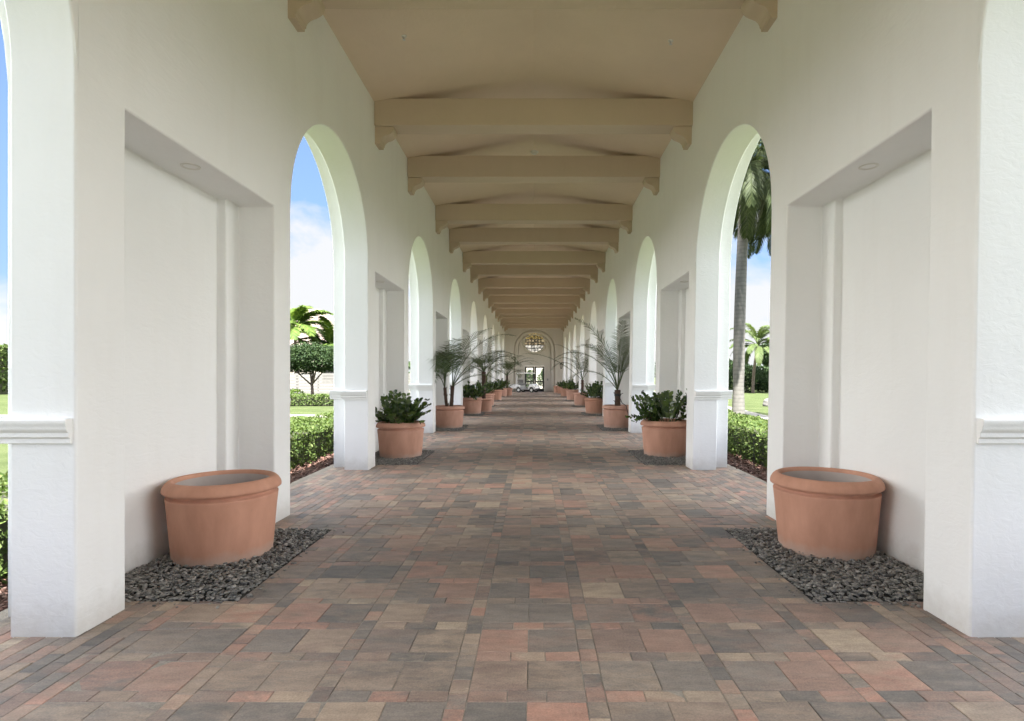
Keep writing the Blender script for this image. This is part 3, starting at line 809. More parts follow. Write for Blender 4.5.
# palm fronds
def frond(base, az, el, L, droop, nl, ll, hang=.5, lw=.014, rr=rnd, seg=16, rad=.012, vee=.35, start=.22):
    leaf = MB(); pts = [Vector(base)]; p = Vector(base); els = []
    e = el
    for i in range(seg):
        d = Vector((math.cos(e) * math.cos(az), math.cos(e) * math.sin(az), math.sin(e))); els.append(d)
        p = p + d * (L / seg); pts.append(p.copy()); e -= droop / seg * (0.5 + 1.1 * i / seg)
    els.append(els[-1])
    def at(t):
        f = t * seg; i = min(int(f), seg - 1); return pts[i].lerp(pts[i + 1], f - i), els[i].lerp(els[i + 1], f - i).normalized()
    leaf.tube(pts, [rad * (1 - .85 * i / seg) for i in range(seg + 1)], 5)
    for i in range(nl):
        t = start + (1 - start) * (i + .5) / nl
        q, d = at(t)
        side = d.cross(Vector((0, 0, 1)))
        side = side.normalized() if side.length > .02 else Vector((-math.sin(az), math.cos(az), 0))
        up = side.cross(d).normalized()
        prof = math.sin(PI * min(1, .18 + .80 * (t - start) / (1 - start))) ** .6
        for sg in (-1, 1):
            l = ll * prof * rr.uniform(.85, 1.12)
            dr = (side * sg * .85 + d * (.45 + .5 * t) + up * (vee + rr.gauss(0, .10))).normalized()
            a = q; m1 = a + dr * l * .5; m1.z -= hang * l * .12
            t2 = (dr + Vector((0, 0, -hang * 1.1)) + Vector((rr.gauss(0, .06), rr.gauss(0, .06), 0))).normalized(); t_ = m1 + t2 * l * .5
            wv = dr.cross(up).normalized() * lw if dr.cross(up).length > .01 else d * lw
            n0 = len(leaf.V)
            leaf.V += [tuple(z) for z in (a - wv * .5, a + wv * .5, m1 - wv, m1 + wv, t_)]
            leaf.F += [(n0, n0 + 1, n0 + 3, n0 + 2), (n0 + 2, n0 + 3, n0 + 4)]
    return leaf

def palm_pot(x, y, label, stems, fronds, mat, seed, cls='potted_palm'):
    rr = random.Random(seed)
    t = empty(cls, (x, y, .60), 0, label, 'palm', 'date palms growing in the planters')
    for (dx, dy, h, r) in stems:
        m_ = MB(); m_.tube([(dx * .5, dy * .5, -.05), (dx * .8, dy * .8, h * .5), (dx, dy, h)], [r * 1.15, r, r * 1.1], 9)
        for i in range(16):      # old leaf bases
            a = rr.uniform(0, 6.3); z = h * rr.uniform(.1, 1); c = Vector((dx * (.5 + .5 * z / h), dy * (.5 + .5 * z / h), z)); d = Vector((math.cos(a), math.sin(a), 0))
            m_.tube([c + d * r * .8, c + d * r * 1.5 + Vector((0, 0, .05))], [.018, .006], 4)
        m_.build('stem', M['palm_stem'], t)
    for (si, az, el, L, dr, ll) in fronds:
        dx, dy, h, r = stems[si]
        f = frond((dx, dy, h - .02), az, el, L * 1.22, dr, int(14 + 8 * L), ll * 1.12, .32, .0125, rr, 16, .015, .22)
        f.build('frond', mat, t)

# ---- left row
pot(-2.785, 5.02, 'large empty terracotta planter in the nearest left niche', False, 1.0, .4)
pot(-2.62, 10.98, 'terracotta planter with a leafy shrub in second left niche from the camera', True, 1.0, 1.1)
pot(-2.58, 16.98, 'terracotta planter holding the large two stemmed palm on the left', True, .98, 2.0)
pot(-2.60, 23.0, 'terracotta planter with a shrub just behind the large left palm', True, .98, 2.9)
pot(-2.22, 24.45, 'terracotta planter set further out from the left wall with a tall palm', True, .86, .2)
pot(-2.50, 29.0, 'narrowly visible terracotta planter behind the tall left palm', True, .95, 1.5)
pot(-2.48, 35.1, 'terracotta planter with a shrub, third from the cart on the left', True, 1.0, .9)
pot(-2.40, 41.1, 'small looking terracotta planter, second from the cart on the left', True, .92, .9)
pot(-2.10, 42.9, 'terracotta planter nearest to the white golf cart, holding a palm', True, .9, 2.2)
# ---- right row
pot(2.69, 5.18, 'large empty terracotta planter in the nearest right niche', False, 1.0, 2.6)
pot(2.60, 11.15, 'terracotta planter with a leafy shrub in second right niche from the camera', True, 1.03, .1)
pot(2.52, 16.98, 'terracotta planter holding the spreading palm with a bound stem on the right', True, 1.0, 1.9)
pot(2.50, 23.0, 'terracotta planter with a shrub just behind the spreading right palm', True, .97, 2.7)
pot(2.48, 29.0, 'terracotta planter holding the slim palm with a long low frond on the right', True, 1.0, 3.3)
pot(2.44, 35.1, 'terracotta planter with a shrub behind the slim right palm', True, 1.0, .6)
pot(2.34, 41.3, 'third last terracotta planter on the right towards the end wall', True, .95, 1.3)
pot(2.32, 47.2, 'second last terracotta planter on the right towards the end wall', True, .92, 2.4)
pot(2.10, 49.4, 'last terracotta planter on the right, nearest the end wall', False, .92, 2.9)

shrub(-2.62, 10.98, 0, .3, 'dark glossy shrub in the planter of second left niche', 1.0)
shrub(-2.60, 23.0, 1, 1.6, 'dark glossy shrub just behind the large left palm', 1.05)
shrub(-2.50, 29.0, 2, 2.2, 'dark glossy shrub partly hidden behind the tall left palm', 1.0)
shrub(-2.48, 35.1, 0, 4.0, 'dark glossy shrub in the third left planter from the cart', 1.0)
shrub(-2.40, 41.1, 1, 5.0, 'dark glossy shrub in the second left planter from the cart', 1.05)
shrub(2.60, 11.15, 2, 2.7, 'glossy green shrub spilling over the planter in second right niche', 1.05)
shrub(2.50, 23.0, 1, 3.5, 'dark glossy shrub just behind the spreading right palm', 1.0)
shrub(2.44, 35.1, 2, .8, 'dark glossy shrub behind the slim right palm', 1.05)
shrub(2.34, 41.3, 0, 1.9, 'low dark shrub in the third last right planter', .75)
shrub(2.32, 47.2, 1, .9, 'low dark shrub in the second last right planter', .7)

def crown(n, L, ll, el0=.45, el1=1.35, seed=1, st=0, dr0=1.2, dr1=2.1, away=None):
    rr = random.Random(seed); out = []
    for i in range(n):
        az = 2 * PI * (i + rr.uniform(-.3, .3)) / n * 1.0 + i * 2.4
        out.append((st, az, rr.uniform(el0, el1), L * rr.uniform(.75, 1.1), rr.uniform(dr0, dr1), ll * rr.uniform(.85, 1.15)))
    return out
G = M['palm_grey']
palm_pot(-2.58, 16.98, 'large arching palm with two dark stems in the third left planter', [(-.14, .0, .62, .045), (.10, -.04, .66, .055)],
         [(0, 4.80, 1.38, 2.0, 2.9, .60), (0, 5.0, 1.25, 1.9, 2.6, .55), (0, 4.65, 1.30, 1.5, 2.5, .50), (0, 1.75, 1.36, 2.0, 2.4, .52), (0, 1.4, 1.35, 2.2, 1.7, .45), (0, 4.5, .9, 1.3, 2.2, .50), (0, 2.2, 1.48, 1.5, 2.3, .5),
          (1, .10, 1.05, 2.0, 1.6, .40), (1, .5, 1.22, 2.4, 1.5, .42), (1, 5.7, .85, 1.6, 1.6, .40), (1, .9, 1.30, 2.3, 1.3, .40), (1, -.2, .65, 1.3, 1.4, .36), (1, 4.9, 1.2, 1.8, 2.0, .45), (1, 4.9, 1.40, 1.9, 2.2, .50)], G, 2)
palm_pot(2.52, 16.98, 'spreading palm with arching fronds and a bound stem in third right planter', [(0, 0, .55, .085)],
         [(0, 3.1, 1.20, 2.1, 2.0, .40), (0, 2.8, .95, 1.7, 2.4, .38), (0, 3.45, 1.42, 2.2, 1.1, .42), (0, 2.3, 1.25, 2.0, 1.5, .38), (0, 3.9, 1.25, 1.9, 1.5, .38), (0, 4.7, 1.35, 2.0, .9, .36), (0, .4, 1.25, 2.0, .9, .40), (0, 5.5, 1.3, 1.9, .9, .38), (0, 1.2, 1.3, 1.9, 1.0, .36), (0, .0, 1.42, 2.2, .7, .40)], G, 6)
palm_pot(-2.22, 24.45, 'tall upright palm in the planter set out from the left wall', [(0, 0, 1.15, .085)], crown(15, 1.75, .38, .5, 1.45, 14, 0, 1.4, 2.6), G, 14)
palm_pot(2.48, 29.0, 'slim palm with one long low frond in fifth right planter', [(0, 0, .75, .07)],
         [(0, 3.25, .75, 2.9, .9, .36), (0, 2.7, 1.2, 1.9, 2.4, .40), (0, 3.6, 1.35, 1.9, 2.2, .40), (0, 3.0, 1.45, 2.1, 1.4, .42), (0, 1.0, 1.3, 1.9, 1.6, .40), (0, 5.2, 1.25, 1.8, 1.8, .40), (0, .2, 1.1, 1.7, 1.8, .40), (0, 4.3, 1.35, 2.0, 1.6, .40)], G, 30)
palm_pot(-2.10, 42.9, 'wide feathery palm in the planter nearest the golf cart', [(0, 0, .95, .07)], crown(17, 2.3, .48, .3, 1.4, 33, 0, 1.3, 2.4), G, 33)
palm_pot(-2.50, 29.05, 'narrow palm rising behind the tall left palm', [(0, 0, .9, .06)], crown(9, 1.7, .40, .7, 1.4, 45, 0, 1.3, 2.2), G, 45)
# tie and drip tube on the right palm
t = empty('trunk_strap', (2.52, 16.98, 1.0), 0, 'black strap bound round the stem of the spreading palm', 'strap')
m_ = MB(); m_.lathe([(.092, -.04), (.100, -.04), (.100, .04), (.092, .04)], 20, closed=True); m_.build('band', M['black'], t)
m_ = MB(); m_.tube([(.09, -.02, .02), (.16, -.05, .05)], .008, 6); m_.build('loose_end', M['black'], t)
m_ = MB(); m_.tube([(2.56, 16.90, .95), (2.62, 16.75, .76), (2.70, 16.53, .70), (2.76, 16.50, .45), (2.88, 16.52, .05)], .011, 6)
tag(m_.build('drip_tube', M['black'], smooth=True), 'thin dark drip tube hanging over the spreading palm planter', 'tube')

# ------------------------------------------------------------------ golf cart
def golf_cart(x, y, rz):
    t = empty('golf_cart', (x, y, 0), rz, 'small white golf cart parked before the dark double doors', 'golf cart')
    # local: +x forward, width along y
    W2 = .56
    m_ = MB()
    prof = [(-.95, .38), (-.98, .66), (-.70, .72), (-.42, .70), (-.34, .34), (.36, .32), (.48, .60), (.52, .78), (.78, .76), (.98, .64), (1.10, .46), (1.10, .30), (.96, .28), (.92, .40), (.84, .50), (.72, .53), (.60, .50), (.52, .40), (.50, .27), (-.34, .27), (-.38, .40), (-.46, .50), (-.58, .53), (-.70, .50), (-.78, .40), (-.82, .30)]
    m_.prism(prof, 'y', -W2, W2); bo = m_.build('body', M['cart_white'], t, recalc=True); bevel(bo, .02, 2, 40)
    m_ = MB(); m_.box(-.95, 1.0, -.40, .40, .20, .27); m_.build('chassis', M['black'], t)
    m_ = MB(); m_.box(-.62, -.10, -.52, .52, .705, .80); bevel(m_.build('seat', M['cart_seat'], t), .03, 3)
    m_ = MB(); m_.box(-.72, -.60, -.52, .52, .86, 1.16); bevel(m_.build('backrest', M['cart_seat'], t), .03, 3)
    for (px, py) in ((-.58, .50), (-.58, -.50), (.72, .50), (.72, -.50)):
        w = empty('wheel', (px, py, .23)); w.parent = t
        m_ = MB(); m_.lathe([(.13, -.085), (.215, -.085), (.232, -.06), (.232, .06), (.215, .085), (.13, .085)], 28, axis='y', closed=True); m_.build('tyre', M['rubber'], w, smooth=False)
        m_ = MB(); m_.lathe([(.001, -.06), (.05, -.075), (.11, -.06), (.135, -.08), (.135, .08), (.11, .06), (.05, .075), (.001, .06)], 24, axis='y'); m_.build('rim', M['off_white'], w, smooth=True)
    m_ = MB(); m_.box(-.80, .60, -.58, .58, 1.72, 1.80); m_.box(-.76, .56, -.54, .54, 1.80, 1.825); bevel(m_.build('roof', M['cart_white'], t), .018, 3)
    for sy in (-1, 1):
        m_ = MB(); m_.tube([(.66, sy * .50, .76), (.50, sy * .50, 1.73)], .028, 8); m_.build('post', M['black'], t)
        m_ = MB(); m_.tube([(-.86, sy * .50, .66), (-.78, sy * .50, 1.2), (-.70, sy * .50, 1.73)], .032, 8); m_.build('post', M['cart_white'], t)
    m_ = MB(); m_.quad((.655, -.5, .80), (.655, .5, .80), (.51, .5, 1.74), (.51, -.5, 1.74)); m_.build('windscreen', M['glass'], t)
    m_ = MB(); m_.tube([(.50, .22, .62), (.30, .22, .98)], .018, 8); m_.build('steering_column', M['black'], t)
    m_ = MB(); n = 24; c = Vector((.28, .22, 1.0)); u = Vector((0, 1, 0)); v = Vector((.85, 0, .5)).normalized()
    m_.tube([c + u * .17 * math.cos(2 * PI * i / n) + v * .17 * math.sin(2 * PI * i / n) for i in range(n + 1)], .014, 6); m_.tube([c - u * .17, c + u * .17], .012, 6); m_.build('steering_wheel', M['black'], t)
    m_ = MB(); m_.box(-1.60, -1.0, -.52, .52, .36, .42); m_.box(-1.60, -1.565, -.52, .52, .42, .72); m_.box(-1.035, -1.0, -.52, .52, .42, .70)
    for sy in (-1, 1): m_.box(-1.562, -1.038, sy * .50 - .018, sy * .50 + .018, .42, .72)
    bevel(m_.build('cargo_box', M['cart_white'], t), .008)
    for sy in (-1, 1):
        m_ = MB(); m_.lathe([(.001, .03), (.05, .025), (.06, 0)], 16, (1.06, sy * .36, .56), axis='x'); m_.build('headlight', M['lamp_glass'], t, smooth=True)
    m_ = MB(); m_.box(1.10, 1.15, -.5, .5, .28, .38); bevel(m_.build('bumper', M['black'], t), .015)
golf_cart(-.72, 51.9, R(-24))

# ------------------------------------------------------------------ planting outside
def leafquad(mb, p, size, rr, nb=None, spread=1.0):
    n = Vector((rr.gauss(0, 1), rr.gauss(0, 1), rr.gauss(0, 1)))
    if nb is not None: n = n * spread + nb * 1.2
    n = n.normalized() if n.length > 1e-6 else Vector((0, 0, 1))
    u = n.orthogonal().normalized(); a = rr.uniform(0, 6.3)
    u = (u * math.cos(a) + n.cross(u) * math.sin(a)); v = n.cross(u)
    l = size * rr.uniform(.7, 1.3); w = l * .5
    k = len(mb.V); up = n * l * .12
    mb.V += [tuple(p - u * l), tuple(p - v * w + up), tuple(p + u * l), tuple(p + v * w + up)]
    mb.F.append((k, k + 1, k + 2, k + 3))

def hedge(x0, x1, y0, y1, h, label, dens, size, seed, name='hedge', group=None, core=True):
    rr = random.Random(seed); mb = MB(); area = [(h * (y1 - y0), 0), (h * (y1 - y0), 1), ((x1 - x0) * (y1 - y0), 2), ((x1 - x0) * h, 3), ((x1 - x0) * h, 4)]
    def lump(x, y, z): return .05 * math.sin(3.1 * y + 1.7 * z + x) + .035 * math.sin(7.3 * y - 4 * z + 2 * x) + .03 * math.sin(5.7 * x + 2 * y)
    for A, f in area:
        for i in range(int(A * dens)):
            x, y, z = rr.uniform(x0, x1), rr.uniform(y0, y1), rr.uniform(.04, h)
            dep = abs(rr.gauss(0, .05))
            if f == 0: nb = Vector((-1, 0, .25)); x = x0 + dep - lump(x, y, z)
            elif f == 1: nb = Vector((1, 0, .25)); x = x1 - dep + lump(x, y, z)
            elif f == 2: nb = Vector((0, 0, 1)); z = h - dep * .8 + lump(x, y, z)
            elif f == 3: nb = Vector((0, -1, .25)); y = y0 + dep - lump(x, y, z)
            else: nb = Vector((0, 1, .25)); y = y1 - dep + lump(x, y, z)
            leafquad(mb, Vector((x, y, z)), size, rr, nb)
    t = empty(name, ((x0 + x1) / 2, (y0 + y1) / 2, -.06), 0, label, 'hedge', group)
    mx, my = (x0 + x1) / 2, (y0 + y1) / 2
    from_data('foliage', [(a - mx, b - my, c) for a, b, c in mb.V], mb.F, M['hedge'], t)
    m_ = MB(); q = .10; m_.box(x0 - mx + q, x1 - mx - q, y0 - my + q, y1 - my - q, .0, h - q); m_.build('inner_twigs', M['hedge_core'], t)
hedge(-5.35, -4.12, -3.0, 22.0, .67, 'clipped green hedge just outside the left arches', 720, .034, 3)
hedge(3.98, 5.15, -3.0, 22.0, .68, 'clipped green hedge just outside the right arches', 720, .034, 4)
hedge(-21.0, -9.5, 30.3, 31.4, .55, 'low clipped hedge beyond the path across the left lawn', 260, .06, 5)
hedge(-52.0, -46.0, 20.0, 52.0, 4.2, 'tall dark boundary hedge far across the left lawn', 26, .22, 6, 'boundary_hedge')

def leaf_crown(lumps, n, size, seed, sh=.55):
    """lumps: list of (x,y,z, rx,ry,rz)"""
    rr = random.Random(seed); mb = MB(); tot = sum(l[3] * l[4] + l[4] * l[5] + l[3] * l[5] for l in lumps)
    for l in lumps:
        k = int(n * (l[3] * l[4] + l[4] * l[5] + l[3] * l[5]) / tot)
        cl = [Vector((rr.gauss(0, 1), rr.gauss(0, 1), rr.gauss(0, 1))).normalized() for _ in range(34)]
        for i in range(k):
            c = rr.choice(cl); d = (c + Vector((rr.gauss(0, .27), rr.gauss(0, .27), rr.gauss(0, .27)))); dn = d.normalized()
            r = rr.uniform(sh, 1.0) ** .5 * (1 + .10 * math.sin(9 * c.x + 4 * c.z))
            p = Vector((l[0] + dn.x * r * l[3], l[1] + dn.y * r * l[4], l[2] + dn.z * r * l[5]))
            leafquad(mb, p, size, rr, dn * .6)
    return mb
def tree(name, x, y, h, lumps, n, size, mat, label, seed, trunk_r=.14, group=None, cat='tree', fork=None):
    t = empty(name, (x, y, -.08), 0, label, cat, group); rr = random.Random(seed)
    m_ = MB(); top = fork or h * .45
    m_.tube([(0, 0, -.1), (.03, .02, top * .5), (0, 0, top)], [trunk_r * 1.3, trunk_r, trunk_r * .85], 9)
    for i in range(7):
        l = rr.choice(lumps); e = Vector((l[0] + rr.uniform(-.5, .5) * l[3], l[1] + rr.uniform(-.5, .5) * l[4], l[2] + rr.uniform(-.3, .4) * l[5])); s = Vector((0, 0, top * rr.uniform(.75, 1)))
        m_.tube([s, s.lerp(e, .5) + Vector((0, 0, .1 * h * .3)), e], [trunk_r * .6, trunk_r * .35, trunk_r * .1], 6)
    m_.build('trunk', M['bark'], t, smooth=True)
    cm = leaf_crown(lumps, n, size, seed); cm.build('crown', mat, t)
# clipped dark tree seen through the left arch
tree('clipped_tree', -13.2, 33.2, 3.5, [(-.7, 0, 2.55, 1.35, 1.2, .85), (.8, .1, 2.6, 1.4, 1.2, .85), (0, .2, 2.75, 1.7, 1.3, .85), (1.6, 0, 2.5, 1.0, 1.0, .75), (-1.6, 0, 2.45, 1.1, 1.0, .75)], 15000, .07, M['dark_leaf'], 'dark clipped round headed tree before the white fence', 71, .09, fork=1.25)
tree('round_bush', -15.0, 32.6, .95, [(0, 0, .5, .7, .6, .55), (.9, .3, .42, .6, .5, .45), (-1.0, .2, .45, .8, .6, .5)], 2600, .07, M['palm_bright'], 'light green bush beneath the clipped tree', 72, .05, cat='bush')

def palm_tree(name, x, y, h, r, fr, mat, label, seed, lean=(0, 0), trunk='royal', shaft=0.0, group=None):
    t = empty(name, (x, y, -.09), 0, label, 'palm tree', group); rr = random.Random(seed)
    m_ = MB(); n = 18; pts = []; rad = []
    for i in range(n + 1):
        f = i / n; pts.append((lean[0] * f * f, lean[1] * f * f, -.1 + (h + .1) * f)); rad.append(r * (1.25 - .35 * min(1, f * 6) if f < .17 else .95 + .10 * math.sin(f * PI) - .15 * f))
    m_.tube(pts, rad, 16); m_.build('trunk', M[trunk], t, smooth=True)
    top = Vector(pts[-1])
    if shaft:
        m_ = MB(); m_.tube([top - Vector((0, 0, .05)), top + Vector((0, 0, shaft * .5)), top + Vector((0, 0, shaft))], [r * .85, r * .75, r * .3], 12); m_.build('crownshaft', M['stem'], t, smooth=True)
    for (az, el, L, dr, ll, hang, lw) in fr:
        f = frond(top + Vector((0, 0, shaft * rr.uniform(.6, .95))), az, el, L, dr, int(26 + 13 * L), ll, hang, lw, rr, 18, .035, .15); f.build('frond', mat, t)
rr = random.Random(9)
fr = []
for i in range(20):
    az = i * 2.4 + rr.uniform(-.2, .2); q = i / 20
    fr.append((az, 1.2 - 1.5 * q, rr.uniform(3.2, 4.0), rr.uniform(1.6, 2.4), .75, .9, .022))
for i in range(26):             # old fronds hanging down round the trunk
    fr.append((-1.9 + 3.3 * i / 25 + rr.uniform(-.1, .1), rr.uniform(-.5, .45), rr.uniform(2.6, 4.3), rr.uniform(1.7, 2.6), .60, 1.2, .016))
palm_tree('royal_palm', 7.28, 20.0, 8.4, .20, fr, M['palm_dark'], 'tall grey trunked palm with hanging fronds outside the right arch', 51, (0.25, 0), 'royal', .9)
fr = [(i * 2.4 + rr.uniform(-.2, .2), rr.uniform(-.1, 1.35), rr.uniform(2.8, 3.7), rr.uniform(1.1, 2.0), .62, .7, .028) for i in range(24)]
palm_tree('coconut_palm', 20.35, 52.2, 4.3, .13, fr, M['palm_light'], 'small slender palm standing on the far right lawn', 52, (.45, 0), 'bark', .2)
# bright palm clump behind the clipped tree
for (x, y, h, lab, sd) in ((-16.3, 38.5, 4.6, 'bright green feathery palm behind the clipped tree', 61), (-14.4, 40.6, 3.1, 'shorter yellow green palm beside the house roof', 62), (-18.4, 39.5, 4.0, 'bright green palm at the back of the left palm clump', 63)):
    r2 = random.Random(sd); fr = [(i * 2.4 + r2.uniform(-.2, .2), r2.uniform(.2, 1.35), r2.uniform(2.4, 3.4), r2.uniform(1.0, 1.9), .75, .5, .05) for i in range(20)]
    palm_tree('feather_palm', x, y, h, .10, fr, M['palm_bright'], lab, sd, (r2.uniform(-.4, .4), 0), 'bark', .3)

# white fence behind the clipped tree
t = empty('slat_fence', (-17, 36.2, -.09), 0, 'pale horizontal slat fence behind the clipped tree', 'fence')
m_ = MB()
for i in range(9): m_.box(-11, 9, -.012, .012, .12 + .19 * i, .28 + .19 * i)
m_.build('slat_panel', M['fence'], t)
for i in range(11):
    m_ = MB(); m_.box(-11 + 2 * i - .05, -11 + 2 * i + .05, .014, .11, -.1, 1.9); m_.build('post', M['fence'], t)

# house with a hipped tile roof beyond the fence
def house(x, y, w, d, h, rise, label, rz=0.0):
    t = empty('house', (x, y, -.09), rz, label, 'house')
    m_ = MB(); m_.box(-w / 2, w / 2, -d / 2, d / 2, 0, h); m_.build('wall', M['house'], t)
    e = .6; m_ = MB(); a = (-w / 2 - e, -d / 2 - e); b = (w / 2 + e, d / 2 + e); hr = min(w, d) / 2 * .98
    p = [(a[0], a[1], h), (b[0], a[1], h), (b[0], b[1], h), (a[0], b[1], h), (a[0] + hr, 0, h + rise), (b[0] - hr, 0, h + rise)]
    m_.quad(p[0], p[1], p[5], p[4]); m_.quad(p[1], p[2], p[5]); m_.quad(p[2], p[3], p[4], p[5]); m_.quad(p[3], p[0], p[4]); m_.quad(*[(q[0], q[1], h - .004) for q in (p[3], p[2], p[1], p[0])])
    rf = m_.build('roof', M['roof'], t)
    m_ = MB(); m_.box(a[0], b[0], a[1] - .02, a[1] + .02, h - .2, h + .02); m_.box(a[0], b[0], b[1] - .02, b[1] + .02, h - .2, h + .02); m_.box(a[0] - .02, a[0] + .02, a[1] + .021, b[1] - .021, h - .2, h + .02); m_.box(b[0] - .02, b[0] + .02, a[1] + .021, b[1] - .021, h - .2, h + .02); m_.build('fascia', M['fence'], rf)
    for i in range(4):
        xx = -w / 2 + w * (i + .5) / 4
        f = MB(); f.box(xx - .7, xx + .7, -d / 2 - .05, -d / 2 - .003, 1.0, 2.4); wf = f.build('window', M['fence'], t)
        f = MB(); f.box(xx - .62, xx + .62, -d / 2 - .056, -d / 2 - .052, 1.08, 2.32); f.build('pane', M['black'], wf)
house(-27.5, 62, 19, 13, 4.6, 4.4, 'tile roofed house beyond the left lawn fence')

# trees on the far right lawn, and others that close the views past the arches
FT = [(27.0, 62, 5.6, 'dark spreading tree at the back of the right lawn', 'dark_leaf'), (31.5, 66, 6.4, 'mid green tree right of the small slender palm', 'mid_leaf'),
      (22.5, 70, 5.4, 'tall dark tree behind the small slender palm', 'dark_leaf'), (36, 58, 9, 'broad dark tree at the right lawn edge', 'dark_leaf'), (44, 46, 10, 'tall tree at the near right lawn edge', 'mid_leaf'),
      (-58, 40, 8, 'dark tree rising behind the tall boundary hedge', 'dark_leaf'), (-44, 62, 9, 'dark tree left of the tile roofed house', 'mid_leaf')]
for i, (x, y, h, lab, mt) in enumerate(FT):
    r2 = random.Random(100 + i); w = h * .36
    lumps = [(r2.uniform(-.6, .6) * w, r2.uniform(-.6, .6) * w, h * r2.uniform(.45, .8), w * r2.uniform(.5, .75), w * r2.uniform(.5, .75), h * r2.uniform(.16, .24)) for _ in range(9)]
    tree('broadleaf_tree', x, y, h, lumps, 7000, .19, M[mt], lab, 200 + i, .22, 'trees around the lawns')
for i, (x, y, w, h, lab) in enumerate([(20.6, 54.5, 2.6, 2.5, 'dark rounded shrub beside the small slender palm'), (24.5, 55.5, 2.8, 2.7, 'dark rounded shrub right of the small slender palm'), (17.2, 56.0, 2.2, 2.2, 'dark rounded shrub left of the small slender palm')]):
    tree('round_shrub', x, y, h, [(0, 0, h * .5, w, w * .8, h * .52), (w * .5, .2, h * .4, w * .7, w * .6, h * .42), (-w * .5, -.1, h * .42, w * .7, w * .6, h * .42)], 6000, .11, M['dark_leaf'], lab, 300 + i, .08, 'dark shrubs on the right lawn', 'shrub')
# boulder and stake by the right hedge
bm = bmesh.new(); bmesh.ops.create_icosphere(bm, subdivisions=4, radius=1)
for v in bm.verts:
    c = v.co.copy(); k = 1 + .12 * math.sin(2.3 * c.x + 1) * math.cos(2.1 * c.y) + .06 * math.sin(5 * c.z + 3 * c.x); v.co = Vector((c.x * .42 * k, c.y * .36 * k, c.z * .30 * k))
me = bpy.data.meshes.new('boulder'); bm.to_mesh(me); bm.free(); me.materials.append(M['stone']); me.polygons.foreach_set('use_smooth', [True] * len(me.polygons))
bo = link('boulder', me, None, (12.75, 30.3, .05)); tag(bo, 'grey rounded boulder on the right lawn', 'boulder')
m_ = MB(); m_.tube([(3.86, 9.85, -.1), (3.86, 9.85, .52)], .009, 8); m_.tube([(3.86, 9.85, .52), (3.86, 9.85, .56)], .016, 8)
tag(m_.build('sprinkler_riser', M['black']), 'thin black sprinkler riser before the right hedge', 'sprinkler')

# far belt of trees that closes the horizon all round: too many to tell apart, so one mass
r3 = random.Random(77); mb = MB()
for i in range(150):
    a = 2 * PI * i / 150 + r3.uniform(-.015, .015); rad = r3.uniform(125, 165)
    cx_, cy_ = rad * math.cos(a), rad * math.sin(a) + 20; h = r3.uniform(3.6, 6.2); wd = r3.uniform(3.5, 5.5)
    for q in range(130):
        d = Vector((r3.gauss(0, 1), r3.gauss(0, 1), r3.gauss(0, 1))).normalized(); rr_ = r3.uniform(.5, 1) ** .5
        leafquad(mb, Vector((cx_ + d.x * rr_ * wd, cy_ + d.y * rr_ * wd, h * .5 + d.z * rr_ * h * .52)), .75, r3, d)
tag(mb.build('distant_trees', M['dark_leaf']), 'far belt of trees along the horizon', 'trees', kind='stuff')

# what stands outside beyond the doors: a paved court closed by a pale garden wall and bushes
m_ = MB(); m_.quad((-9, 58.0, -.055), (9, 58.0, -.055), (9, 70, -.055), (-9, 70, -.055)); tag(m_.build('court', M['concrete']), 'pale paved court behind the doors', 'court', kind='structure')
t = empty('garden_wall', (0, 66, -.06), 0, 'pale garden wall seen through the door glass', 'wall'); t['kind'] = 'thing'
m_ = MB(); m_.box(-8, 8, -.12, .12, 0, 3.6); m_.build('wall_body', M['house'], t)
m_ = MB(); m_.box(-8.05, 8.05, -.18, .18, 3.602, 3.72); m_.build('coping', M['trim'], t)
for i, (x, y, s, lab) in enumerate([(-.75, 63.5, 1.15, 'dark bush glimpsed through the left door pane'), (.95, 64.2, 1.25, 'dark bush glimpsed through the right door pane')]):
    tree('court_bush', x, y, 1.6 * s, [(0, 0, .9 * s, .55 * s, .5 * s, .7 * s), (.25, 0, 1.5 * s, .4 * s, .4 * s, .5 * s)], 1500, .08, M['dark_leaf'], lab, 400 + i, .05, 'bushes in the court behind the doors', 'bush')

# ------------------------------------------------------------------ sky, sun, camera
SUN_EL, SUN_AZ = 63.0, 180.0     # sun high behind the camera, along the arcade
w = bpy.data.worlds.new('World'); sc.world = w; w.use_nodes = True
nt = w.node_tree; nt.nodes.clear()
out = nt.nodes.new('ShaderNodeOutputWorld'); bg = nt.nodes.new('ShaderNodeBackground'); bg.inputs[1].default_value = 0.05
sky = nt.nodes.new('ShaderNodeTexSky'); sky.sky_type = 'NISHITA'; sky.sun_disc = False
sky.sun_elevation = R(SUN_EL); sky.sun_rotation = R(SUN_AZ); sky.altitude = 5; sky.air_density = 0.6; sky.dust_density = 0.4; sky.ozone_density = 1.2
tc = nt.nodes.new('ShaderNodeTexCoord'); sp = nt.nodes.new('ShaderNodeSeparateXYZ'); nt.links.new(tc.outputs['Generated'], sp.inputs[0])
mp = nt.nodes.new('ShaderNodeMapping'); mp.inputs['Scale'].default_value = (1.0, 1.0, 1.9); mp.inputs['Location'].default_value = (9.2, 1.1, 3.0); nt.links.new(tc.outputs['Generated'], mp.inputs[0])
n = noise(nt, mp.outputs[0], 4.2, 9, .55, .25)
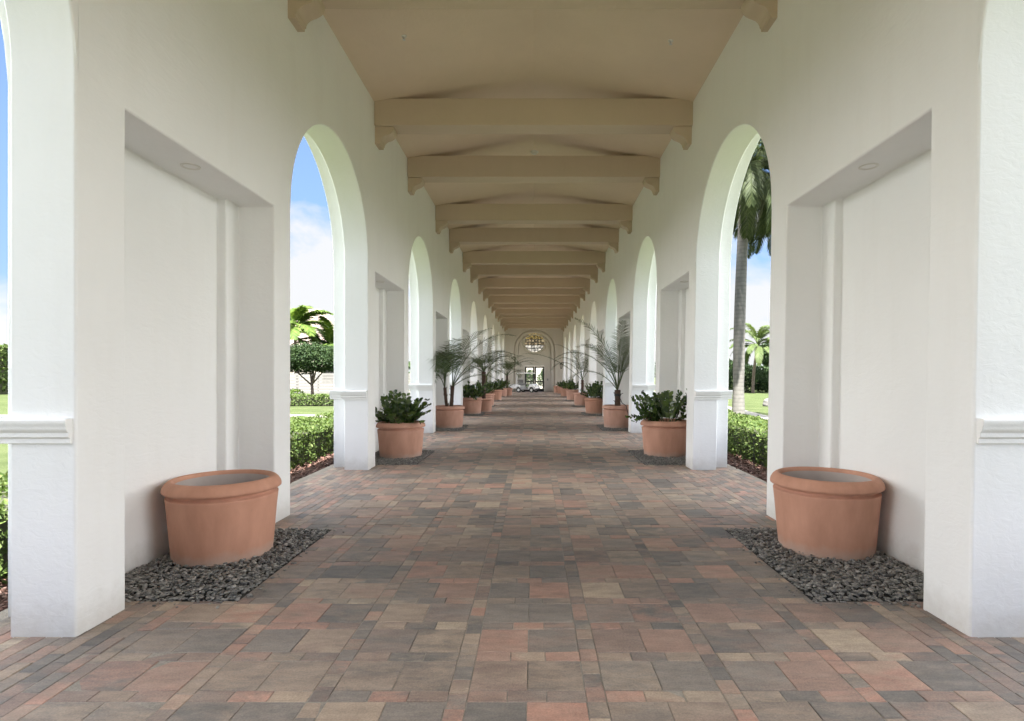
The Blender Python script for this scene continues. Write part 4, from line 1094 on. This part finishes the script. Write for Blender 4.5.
# more cloud towards the horizon; unseen cloud added overhead and sideways lights the arcade
def mrange(src, a0, a1, b0, b1):
    q = N(nt, 'ShaderNodeMapRange'); q.interpolation_type = 'SMOOTHSTEP'; nt.links.new(src, q.inputs[0])
    for i, v in enumerate((a0, a1, b0, b1)): q.inputs[1 + i].default_value = v
    return q.outputs[0]
def math2(op, a, b):
    q = N(nt, 'ShaderNodeMath', operation=op)
    for i, v in enumerate((a, b)):
        if v is None: continue
        if isinstance(v, (int, float)): q.inputs[i].default_value = v
        else: nt.links.new(v, q.inputs[i])
    return q.outputs[0]
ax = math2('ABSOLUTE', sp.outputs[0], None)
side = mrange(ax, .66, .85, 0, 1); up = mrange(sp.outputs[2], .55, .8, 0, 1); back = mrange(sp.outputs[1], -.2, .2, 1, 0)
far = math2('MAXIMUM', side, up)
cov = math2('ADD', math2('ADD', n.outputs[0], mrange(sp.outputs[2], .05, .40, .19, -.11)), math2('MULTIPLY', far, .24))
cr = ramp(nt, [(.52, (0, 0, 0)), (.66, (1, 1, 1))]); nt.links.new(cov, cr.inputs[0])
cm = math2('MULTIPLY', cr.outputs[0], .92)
lum = mrange(far, 0, 1, 2.15, 17.0)  # unseen side and overhead cloud raised far above visible cloud, as fill light
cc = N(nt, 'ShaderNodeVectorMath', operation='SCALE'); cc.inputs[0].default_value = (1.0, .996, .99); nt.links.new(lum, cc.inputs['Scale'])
sk = N(nt, 'ShaderNodeVectorMath', operation='SCALE'); nt.links.new(sky.outputs[0], sk.inputs[0]); nt.links.new(mrange(sp.outputs[2], .0, .40, .33, .84), sk.inputs['Scale'])
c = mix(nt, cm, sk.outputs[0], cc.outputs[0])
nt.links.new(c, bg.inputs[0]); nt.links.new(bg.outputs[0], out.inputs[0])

sl = bpy.data.lights.new('sun', 'SUN'); sl.energy = 4.0; sl.angle = R(.53); sl.color = (1, .955, .89)
so = bpy.data.objects.new('sun', sl); COL.objects.link(so)
az = R(SUN_AZ)   # Nishita: rotation 0 = sun towards +Y, clockwise from above
dirv = Vector((math.sin(az) * math.cos(R(SUN_EL)), math.cos(az) * math.cos(R(SUN_EL)), math.sin(R(SUN_EL))))
so.rotation_euler = (-dirv).to_track_quat('-Z', 'Y').to_euler(); so.location = (0, -10, 30)

cam = bpy.data.cameras.new('camera'); co = bpy.data.objects.new('camera', cam); COL.objects.link(co)
cam.sensor_width = 36; cam.lens = 36 * 560 / 1024; cam.shift_x = -22.5 / 1024; cam.shift_y = 14.5 / 1024
cam.clip_start = .05; cam.clip_end = 2000
co.location = (0, 0, 1.6); co.rotation_euler = (R(90), 0, 0); sc.camera = co

sc.view_settings.view_transform = 'Standard'; sc.view_settings.look = 'None'; sc.view_settings.gamma = 1
sc.view_settings.exposure = 3.2; sc.view_settings.use_curve_mapping = False
sc.cycles.max_bounces = 14; sc.cycles.diffuse_bounces = 9; sc.cycles.glossy_bounces = 4; sc.cycles.transparent_max_bounces = 16
sc.cycles.use_denoising = True
sc.cycles.sample_clamp_indirect = 6
